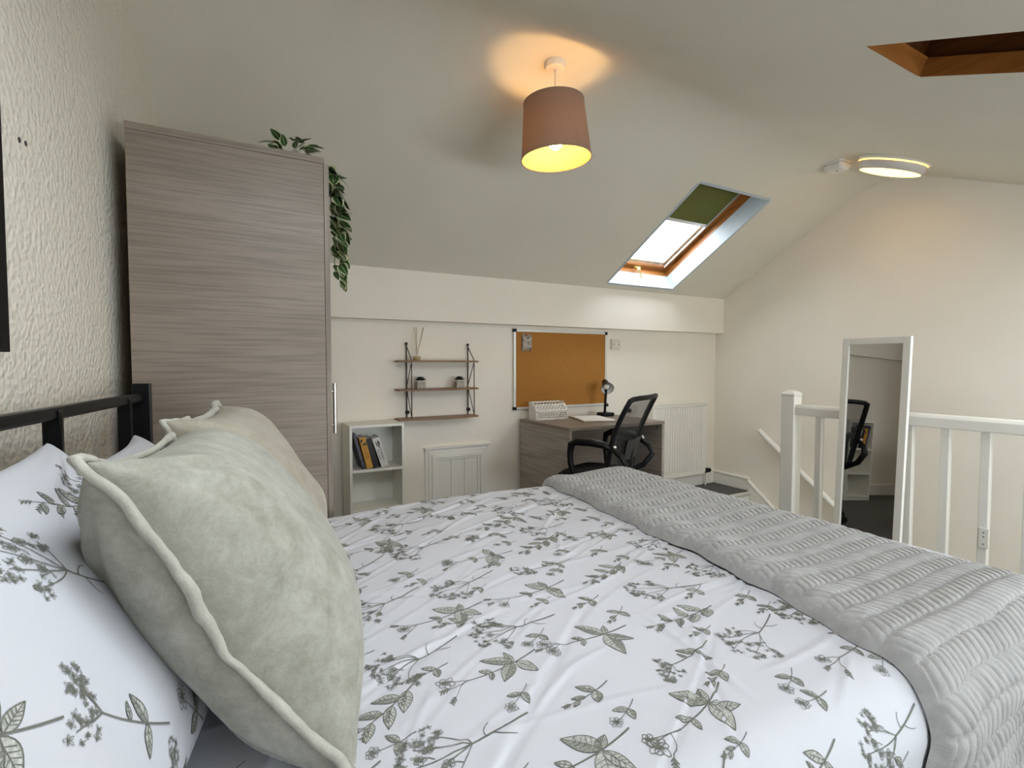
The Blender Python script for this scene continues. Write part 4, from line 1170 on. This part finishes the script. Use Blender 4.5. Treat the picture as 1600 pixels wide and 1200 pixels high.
for x in (2.000, 2.276):
    m_ = MB(); m_.prism([(3.165, dz), (3.268, dz), (3.268, dz + 0.13), (3.225, dz + 0.13), (3.165, dz + 0.064)], x, x + 0.005, 'x'); m_.build('end_panel', M['plastic'], lr)
m_ = MB(); m_.box((2.003, 3.166, dz + 0.001), (2.278, 3.268, dz + 0.004)); m_.build('base_panel', M['plastic'], lr)

# desk lamp
lx, ly = 2.655, 3.17
lp = thing('desk_lamp', 'small black desk lamp with bell shade beside the cork board', 'lamp', (lx, ly, dz))
m_ = MB(); m_.box((lx - 0.052, ly - 0.05, dz), (lx + 0.052, ly + 0.05, dz + 0.028)); m_.build('base', M['blackpl'], lp, bevel=0.008)
m_ = MB(); m_.tube([(lx - 0.008, ly, dz + 0.02), (lx - 0.004, ly, dz + 0.10), (lx + 0.004, ly, dz + 0.21)], 0.010, 12); m_.build('stem', M['blackpl'], lp, smooth=True)
m_ = MB(); m_.cyl((lx - 0.005, ly, dz + 0.085), (lx + 0.022, ly, dz + 0.085), 0.011, n=14); m_.build('knob', M['blackpl'], lp, smooth=True, auto=40)
ax = Vector((-0.36, -0.80, -0.52)).normalized()
hc = Vector((lx + 0.004, ly - 0.005, dz + 0.235))
Q = ax.to_track_quat('Z', 'X').to_matrix().to_4x4()
Mh = Matrix.Translation(hc) @ Q
pro = [(0.001, -0.075), (0.020, -0.073), (0.026, -0.062), (0.027, -0.030), (0.032, -0.018), (0.046, 0.012), (0.052, 0.035)]
m_ = MB(); m_.lathe(pro, 24, Mh); m_.build('lamp_shade', M['black'], lp, smooth=True)
m_ = MB(); m_.lathe([(r - 0.003, z) for r, z in pro[3:]] , 24, Mh); m_.lathe([(0.001, -0.028), (0.024, -0.029)], 24, Mh); m_.build('shade_lining', mat('lamp_white', (0.70, 0.70, 0.70), 0.4), lp, smooth=True)
m_ = MB(); m_.ball(hc + ax * 0.005, 0.020, 14, 10); m_.build('bulb', M['plastic'], lp, smooth=True)

# papers on a clipboard
cp = thing('clipboard', 'clipboard of white papers lying on the desk in front of the lamp', 'clipboard', (2.40, 3.0, dz))
Rz = Matrix.Translation((2.385, 3.005, dz)) @ Matrix.Rotation(-0.32, 4, 'Z')
m_ = MB(); m_.box((-0.12, -0.17, 0.0005), (0.12, 0.17, 0.008), Rz); m_.build('board', M['card'], cp)
m_ = MB(); m_.box((-0.112, -0.165, 0.008), (0.118, 0.155, 0.013), Rz); m_.build('paper_stack', M['paper'], cp)
Rz2 = Rz @ Matrix.Rotation(0.06, 4, 'Z')
m_ = MB(); m_.box((-0.108, -0.155, 0.013), (0.112, 0.16, 0.0145), Rz2); m_.build('loose_sheet', M['paper'], cp)

# wall switch and socket
sw = thing('light_switch', 'square white switch plate on the wall right of the cork board', 'switch', (2.897, Y_B, 1.274))
m_ = MB(); m_.box((2.852, Y_B - 0.022, 1.272), (2.942, Y_B, 1.360)); m_.build('plate', M['pinksock'], sw, bevel=0.003)
m_ = MB(); m_.box((2.889, Y_B - 0.026, 1.304), (2.905, Y_B - 0.021, 1.328)); m_.build('rocker', M['plastic'], sw, bevel=0.001)
for x in (2.868, 2.926):
    m_ = MB(); m_.cyl((x, Y_B - 0.0215, 1.316), (x, Y_B - 0.0228, 1.316), 0.005, n=10); m_.build('screw', M['dot'], sw)
so = thing('wall_socket', 'double wall socket seen through the mesh of the office chair', 'socket', (3.08, Y_B, 0.72))
m_ = MB(); m_.box((3.005, Y_B - 0.012, 0.708), (3.150, Y_B, 0.794)); m_.build('plate', M['pinksock'], so, bevel=0.002)
m_ = MB(); m_.cyl((3.045, Y_B - 0.012, 0.75), (3.045, Y_B - 0.035, 0.75), 0.018, n=14); m_.build('plug', M['blackpl'], so)

# radiator
ra0, ra1, rz0, rz1, ryf = 3.275, 3.955, 0.115, 0.800, 3.275
rad = thing('radiator', 'white ribbed panel radiator on the back wall right of the desk', 'radiator', ((ra0 + ra1) / 2, Y_B, rz0))
nr_ = 20; w_ = (ra1 - ra0 - 0.05) / nr_
pts = [(ra0, ryf + 0.01)]
for k in range(nr_):
    a = ra0 + 0.025 + k * w_
    pts += [(a + 0.05 * w_, ryf + 0.0), (a + 0.60 * w_, ryf + 0.0), (a + 0.70 * w_, ryf + 0.009), (a + 0.95 * w_, ryf + 0.009)]
pts += [(ra1, ryf + 0.0), (ra1, ryf + 0.05), (ra0, ryf + 0.05)]
m_ = MB(); m_.prism(pts, rz0 + 0.045, rz1 - 0.045, 'z'); m_.build('ribbed_panel', M['white'], rad)
for (a, b) in ((rz0, rz0 + 0.045), (rz1 - 0.045, rz1 - 0.012)):
    m_ = MB(); m_.box((ra0, ryf + 0.002, a), (ra1, ryf + 0.052, b)); m_.build('header', M['white'], rad, bevel=0.008)
m_ = MB(); m_.box((ra0 - 0.004, ryf - 0.002, rz1 - 0.014), (ra1 + 0.004, ryf + 0.062, rz1)); m_.build('top_grille', M['white'], rad, bevel=0.002)
for x in (ra0 - 0.003, ra1 - 0.001):
    m_ = MB(); m_.box((x, ryf + 0.001, rz0 + 0.02), (x + 0.004, ryf + 0.060, rz1 - 0.004)); m_.build('end_cover', M['white'], rad)
for x in (ra0 + 0.1, ra1 - 0.1):
    m_ = MB(); m_.box((x, ryf + 0.05, 0.3), (x + 0.03, Y_B, 0.65)); m_.build('bracket', M['white'], rad)
m_ = MB(); m_.cyl((ra1 + 0.002, 3.30, 0.150), (ra1 + 0.035, 3.30, 0.150), 0.011, n=12); m_.cyl((ra1 + 0.032, 3.30, 0.0), (ra1 + 0.032, 3.30, 0.17), 0.0075, n=10)
m_.build('pipe', M['white'], rad, smooth=True, auto=40)
m_ = MB(); m_.cyl((ra1 + 0.006, 3.285, 0.148), (ra1 + 0.045, 3.272, 0.148), 0.026, 0.020, n=14); m_.ball((ra1 + 0.048, 3.272, 0.148), 0.020, 12, 8); m_.build('valve', M['blackpl'], rad, smooth=True, auto=50)

# ================================================================== OFFICE CHAIR (local: faces +y)
ch = thing('office_chair', 'black mesh-back office chair with armrests pulled up to the desk', 'chair', (2.052, 2.632, 0), math.radians(27))
def L(o): return dict(parent=ch, local=True)
for k in range(5):
    a = 2 * PI * k / 5 + 1.187
    e = Vector((0.27 * math.cos(a), 0.27 * math.sin(a), 0.075))
    m_ = MB(); m_.tube([(0, 0, 0.11), tuple(e * 0.6 + Vector((0, 0, 0.045))), tuple(e)], [0.026, 0.021, 0.015], 10); lg = m_.build('leg', M['blackpl'], ch, local=True, smooth=True)
    t = Vector((-math.sin(a), math.cos(a), 0))
    m_ = MB()
    for s in (-1, 1): m_.cyl(Vector((e.x, e.y, 0.027)) + t * s * 0.006, Vector((e.x, e.y, 0.027)) + t * s * 0.022, 0.026, n=14)
    m_.cyl((e.x, e.y, 0.03), (e.x, e.y, 0.075), 0.006, n=8); m_.build('caster', M['blackpl'], lg, local=True)
m_ = MB(); m_.cyl((0, 0, 0.10), (0, 0, 0.24), 0.028, n=16); m_.cyl((0, 0, 0.24), (0, 0, 0.41), 0.015, n=14); m_.build('gas_lift', M['blackpl'], ch, local=True, smooth=True, auto=40)
m_ = MB(); m_.box((-0.10, -0.14, 0.405), (0.10, 0.10, 0.435)); m_.build('tilt_plate', M['blackpl'], ch, local=True, bevel=0.006)
u = np.linspace(-1, 1, 18); A, B = np.meshgrid(u, u, indexing='ij')
sx_ = 0.215 * A * (1 - 0.10 * B ** 2 * np.abs(A)); sy_ = -0.05 + 0.185 * B * (1 - 0.10 * A ** 2)
edge = (np.clip(1 - np.abs(A) ** 6, 0, 1) * np.clip(1 - np.abs(B) ** 6, 0, 1)) ** 0.4
m_ = MB(); m_.grid(np.stack([sx_, sy_, 0.46 + 0.032 * edge - 0.012 * np.clip(B, 0, 1) ** 3], -1)); m_.grid(np.stack([sx_, sy_, 0.46 - 0.025 * edge], -1)[:, ::-1])
m_.build('seat', mat('black_seat_fabric', (0.008, 0.008, 0.0085), 0.9, spec=0.2, bump=0.3, bscale=500), ch, local=True, smooth=True)
def back_pt(a, z):      # a in -1..1 across, z height
    f = (z - 0.50) / 0.47
    hw = 0.188 + 0.038 * math.sin(PI * min(1, max(0, f * 0.62 + 0.10)))
    return Vector((a * hw, -0.225 - 0.16 * f + 0.05 * math.sin(PI * f) * 0.6 - 0.030 * (1 - a * a), z))
NB = 14
zs = np.linspace(0.495, 0.942, NB)
G = np.array([[tuple(back_pt(a, z)) for a in np.linspace(-1, 1, 11)] for z in zs])
m_ = MB(); m_.grid(G); m_.build('mesh_back', M['meshfab'], ch, local=True, smooth=True, recalc=False)
ring = [back_pt(-1, z) for z in zs] + [back_pt(a, 0.955 if abs(a) < 0.8 else 0.951) for a in np.linspace(-0.9, 0.9, 9)] + [back_pt(1, z) for z in zs[::-1]] + [back_pt(a, 0.49) for a in np.linspace(0.8, -0.8, 7)]
m_ = MB(); m_.tube(ring, 0.019, 10, closed=True, flat=0.75); m_.build('back_frame', M['blackpl'], ch, local=True, smooth=True)
lb = []
for i, z in enumerate(np.linspace(0.575, 0.70, 5)):
    lb.append([tuple(back_pt(a, z) + Vector((0, -0.022, 0))) for a in np.linspace(-0.52, 0.52, 7)])
m_ = MB(); m_.grid(np.array(lb)); m_.grid(np.array(lb)[:, ::-1] + np.array([0, -0.012, 0]))
m_.build('lumbar_pad', mat('dark_grey_plastic', (0.022, 0.022, 0.023), 0.5), ch, local=True, smooth=True)
m_ = MB(); m_.tube([(0, -0.12, 0.42), (0, -0.24, 0.43), (0, -0.275, 0.50), (0, -0.285, 0.60), (0, -0.30, 0.68)], [0.03, 0.03, 0.028, 0.024, 0.018], 10, flat=1.5); m_.build('spine', M['blackpl'], ch, local=True, smooth=True)
for s in (-1, 1):
    x = s * 0.262
    path = [(x * 0.88, -0.262, 0.655), (x * 0.97, -0.225, 0.682), (x, -0.15, 0.692), (x, -0.06, 0.690), (x, -0.02, 0.672), (x, -0.012, 0.62), (x, -0.015, 0.56), (x * 0.96, -0.03, 0.49), (x * 0.80, -0.05, 0.44), (x * 0.5, -0.05, 0.425)]
    m_ = MB(); m_.tube(path, [0.017, 0.021, 0.023, 0.023, 0.020, 0.016, 0.015, 0.015, 0.015, 0.014], 10, flat=1.35); arm = m_.build('armrest', M['blackpl'], ch, local=True, smooth=True)
    path = [(x * 0.90, -0.262, 0.665), (x * 0.92, -0.325, 0.625), (x * 0.90, -0.355, 0.575), (x * 0.84, -0.30, 0.50), (x * 0.7, -0.20, 0.445), (x * 0.4, -0.12, 0.425)]
    m_ = MB(); m_.tube(path, [0.014, 0.015, 0.016, 0.016, 0.015, 0.013], 10, flat=1.3); m_.build('arm_strut', M['blackpl'], arm, local=True, smooth=True)
    m_ = MB(); m_.ball((x * 0.91, -0.285, 0.672), 0.013, 10, 8); m_.build('adjuster', M['steel'], arm, local=True, smooth=True)

# ================================================================== BANISTER
RX = 3.12
bn = thing('banister', 'white painted stair banister with square balusters across the landing', 'banister', (RX, 1.0, 0))
m_ = MB(); m_.box((RX - 0.042, 1.892, 0.0), (RX + 0.042, 1.978, 0.955))
np_ = m_.build('newel_post', M['white'], bn, bevel=0.006)
m_ = MB()
prof = [(0.0, 0.0), (0.0, 0.012), (0.010, 0.026), (0.028, 0.034), (0.043, 0.036)]
for i in range(len(prof) - 1):
    a, b = prof[i], prof[i + 1]
    for s in range(1):
        r0, r1 = 0.043 - a[0], 0.043 - b[0]; z0, z1 = 0.955 + a[1], 0.955 + b[1]
        q = [(RX + sx * r0, 1.935 + sy * r0, z0) for sx, sy in ((-1, -1), (1, -1), (1, 1), (-1, 1))] + [(RX + sx * max(r1, 0.001), 1.935 + sy * max(r1, 0.001), z1) for sx, sy in ((-1, -1), (1, -1), (1, 1), (-1, 1))]
        m_.add(q, [(0, 1, 5, 4), (1, 2, 6, 5), (2, 3, 7, 6), (3, 0, 4, 7)])
m_.build('post_cap', M['white'], np_, smooth=True, auto=50)
m_ = MB(); m_.prism([(RX - 0.036, 0.838), (RX + 0.036, 0.838), (RX + 0.036, 0.885), (RX + 0.028, 0.902), (RX - 0.028, 0.902), (RX - 0.036, 0.885)], ST_Y0, 1.892, 'y'); m_.build('handrail', M['white'], bn, bevel=0.004)
m_ = MB(); m_.box((RX - 0.03, ST_Y0, 0.0), (RX + 0.03, 1.892, 0.035)); m_.build('base_rail', M['white'], bn, bevel=0.003)
yb_ = 1.756
bal = []
while yb_ > ST_Y0 + 0.08:
    m_ = MB(); m_.box((RX - 0.018, yb_ - 0.018, 0.035), (RX + 0.018, yb_ + 0.018, 0.838)); bal.append(m_.build('baluster', M['white'], bn, bevel=0.002)); yb_ -= 0.1545
m_ = MB(); m_.box((RX - 0.024, 0.958, 0.29), (RX - 0.018, 0.995, 0.385)); lp_ = m_.build('latch_plate', M['plastic'], bn, bevel=0.002)
for z in (0.31, 0.345, 0.365):
    m_ = MB(); m_.cyl((RX - 0.0255, 0.976, z), (RX - 0.0238, 0.976, z), 0.003, n=8); m_.build('screw', M['dot'], lp_)

hr = thing('wall_handrail', 'round white handrail sloping down the stair wall behind the banister', 'handrail', (4.1, 2.5, 0.3))
ha, hb = Vector((4.10, 2.83, 0.568)), Vector((4.10, 1.20, -0.72))
m_ = MB(); m_.tube([ha, hb], 0.023, 16); m_.build('rail', M['white'], hr, smooth=True, auto=50)
for f in (0.12, 0.5, 0.9):
    p = ha.lerp(hb, f)
    m_ = MB(); m_.tube([p + Vector((0, 0, -0.02)), p + Vector((0.01, 0, -0.05)), p + Vector((0.06, 0, -0.05))], 0.007, 8); m_.build('bracket', M['white'], hr, smooth=True)

# ================================================================== MIRROR leaning on the banister
mir = thing('leaning_mirror', 'tall narrow white framed mirror leaning against the banister', 'mirror', (2.985, 1.437, 0.012))
MW, MH = 0.345, 1.285
mir.rotation_euler = (0, math.radians(2.4), math.radians(-5.4))
# local: x = depth (front at 0, back +), y = width, z = up
fw_ = 0.036
for (ya, yb2, za, zb) in ((-MW / 2, -MW / 2 + fw_, 0, MH), (MW / 2 - fw_, MW / 2, 0, MH), (-MW / 2 + fw_, MW / 2 - fw_, 0, fw_), (-MW / 2 + fw_, MW / 2 - fw_, MH - fw_, MH)):
    m_ = MB(); m_.box((0, ya, za), (0.02, yb2, zb)); m_.build('frame_side', M['white'], mir, local=True, bevel=0.002)
m_ = MB(); m_.box((0.008, -MW / 2 + fw_ - 0.004, fw_ - 0.004), (0.012, MW / 2 - fw_ + 0.004, MH - fw_ + 0.004)); m_.build('mirror_glass', M['mirror'], mir, local=True)
m_ = MB(); m_.box((0.013, -MW / 2 + 0.01, 0.01), (0.018, MW / 2 - 0.01, MH - 0.01)); m_.build('backing', M['card'], mir, local=True)

# ================================================================== LIGHTS IN THE ROOM
px_, py_ = 1.285, 1.885
pz_ = zc(py_)
pen = thing('pendant_lamp', 'taupe drum pendant lamp with lit bulb hanging from the ceiling', 'lamp', (px_, py_, 2.03))
Mp = Matrix.Translation((px_, py_, 0))
m_ = MB(); m_.lathe([(0.001, pz_ + 0.004), (0.047, pz_ + 0.004), (0.047, pz_ - 0.016), (0.042, pz_ - 0.026), (0.001, pz_ - 0.028)], 32, Mp); m_.build('ceiling_rose', M['plastic'], pen, smooth=True, auto=40)
m_ = MB(); m_.tube([(px_, py_, pz_ - 0.02), (px_, py_, 2.235)], 0.0035, 8); m_.build('cord', M['plastic'], pen, smooth=True)
tilt = Matrix.Translation((px_, py_, 2.17)) @ Matrix.Rotation(math.radians(-3.0), 4, Vector((0.5, 0.86, 0)))
zb_, zt_, rb_, rt_ = -0.125, 0.115, 0.152, 0.130
m_ = MB(); m_.lathe([(rb_, zb_), (rt_, zt_)], 64, tilt); m_.build('lamp_shade', M['shade'], pen, smooth=True)
m_ = MB(); m_.lathe([(rb_ - 0.002, zb_), (rt_ - 0.002, zt_)], 64, tilt); m_.build('shade_lining', M['lining'], pen, smooth=True)
m_ = MB()
for (r, z) in ((rb_, zb_), (rt_, zt_)):
    m_.tube([tilt @ Vector((r * math.cos(2 * PI * k / 64), r * math.sin(2 * PI * k / 64), z)) for k in range(64)], 0.0022, 6, closed=True)
m_.build('rim', M['shade'], pen, smooth=True)
m_ = MB()
for k in range(3):
    a = 2 * PI * k / 3 + 0.4
    m_.tube([tilt @ Vector((0.02 * math.cos(a), 0.02 * math.sin(a), 0.05)), tilt @ Vector((rt_ * 0.98 * math.cos(a), rt_ * 0.98 * math.sin(a), 0.085))], 0.002, 6)
m_.build('shade_spider', M['plastic'], pen)
m_ = MB(); m_.lathe([(0.001, 0.09), (0.014, 0.088), (0.019, 0.06), (0.019, 0.018), (0.016, 0.012)], 20, tilt); m_.build('lamp_holder', M['plastic'], pen, smooth=True)
m_ = MB(); m_.lathe([(0.013, 0.012), (0.016, -0.004), (0.028, -0.030), (0.031, -0.050), (0.026, -0.070), (0.014, -0.081), (0.001, -0.083)], 24, tilt); m_.build('bulb', M['bulb'], pen, smooth=True)

fc = Vector((3.60, 1.62, zc(1.62)))
nrm = Vector((0, -S_NEAR * 0.85, 1)).normalized()
Mf = Matrix.Translation(fc) @ (-nrm).to_track_quat('Z', 'X').to_matrix().to_4x4()
fl_ = thing('ceiling_light', 'round white flush ceiling light glowing warm near the stair wall', 'light', tuple(fc))
m_ = MB(); m_.lathe([(0.001, -0.004), (0.190, -0.004), (0.196, 0.006), (0.190, 0.018), (0.001, 0.018)], 48, Mf); m_.build('backplate', M['plastic'], fl_, smooth=True, auto=40)
m_ = MB(); m_.lathe([(0.176, 0.024), (0.176, 0.030), (0.168, 0.066), (0.160, 0.070)], 48, Mf); m_.build('drum', M['drum'], fl_, smooth=True)
m_ = MB(); m_.lathe([(0.162, 0.068), (0.120, 0.076), (0.001, 0.080)], 48, Mf); m_.build('diffuser', M['led'], fl_, smooth=True)
m_ = MB(); m_.lathe([(0.150, 0.019), (0.150, 0.026), (0.148, 0.026), (0.148, 0.019)], 48, Mf); m_.build('glow_gap', M['gapglow'], fl_, smooth=True)

sc_c = Vector((3.50, 1.90, zc(1.90)))
sa = thing('smoke_alarm', 'small white square smoke alarm beside the flush ceiling light', 'smoke alarm', tuple(sc_c))
def sqring(m_, lv):
    n_ = len(lv); vs = []
    for (h, z) in lv:
        k = 0.75
        for (a, b) in ((-h, -h * k), (-h * k, -h), (h * k, -h), (h, -h * k), (h, h * k), (h * k, h), (-h * k, h), (-h, h * k)): vs.append((sc_c.x + a, sc_c.y + b, sc_c.z + z))
    fs = [tuple(range(8)), tuple(8 * (n_ - 1) + k for k in range(8))]
    for i in range(n_ - 1): fs += [(i * 8 + k, i * 8 + (k + 1) % 8, (i + 1) * 8 + (k + 1) % 8, (i + 1) * 8 + k) for k in range(8)]
    m_.add(vs, fs)
m_ = MB(); sqring(m_, [(0.060, 0.006), (0.060, -0.014)]); m_.build('base', M['plastic'], sa)
m_ = MB(); sqring(m_, [(0.052, -0.014), (0.052, -0.022)]); m_.build('vent_band', M['drum'], sa)
m_ = MB(); sqring(m_, [(0.060, -0.022), (0.058, -0.038), (0.044, -0.052)]); m_.build('cover', M['plastic'], sa)
m_ = MB(); m_.cyl((sc_c.x - 0.005, sc_c.y, sc_c.z - 0.050), (sc_c.x - 0.005, sc_c.y, sc_c.z - 0.0535), 0.006, n=10); m_.build('test_button', M['dot'], sa)
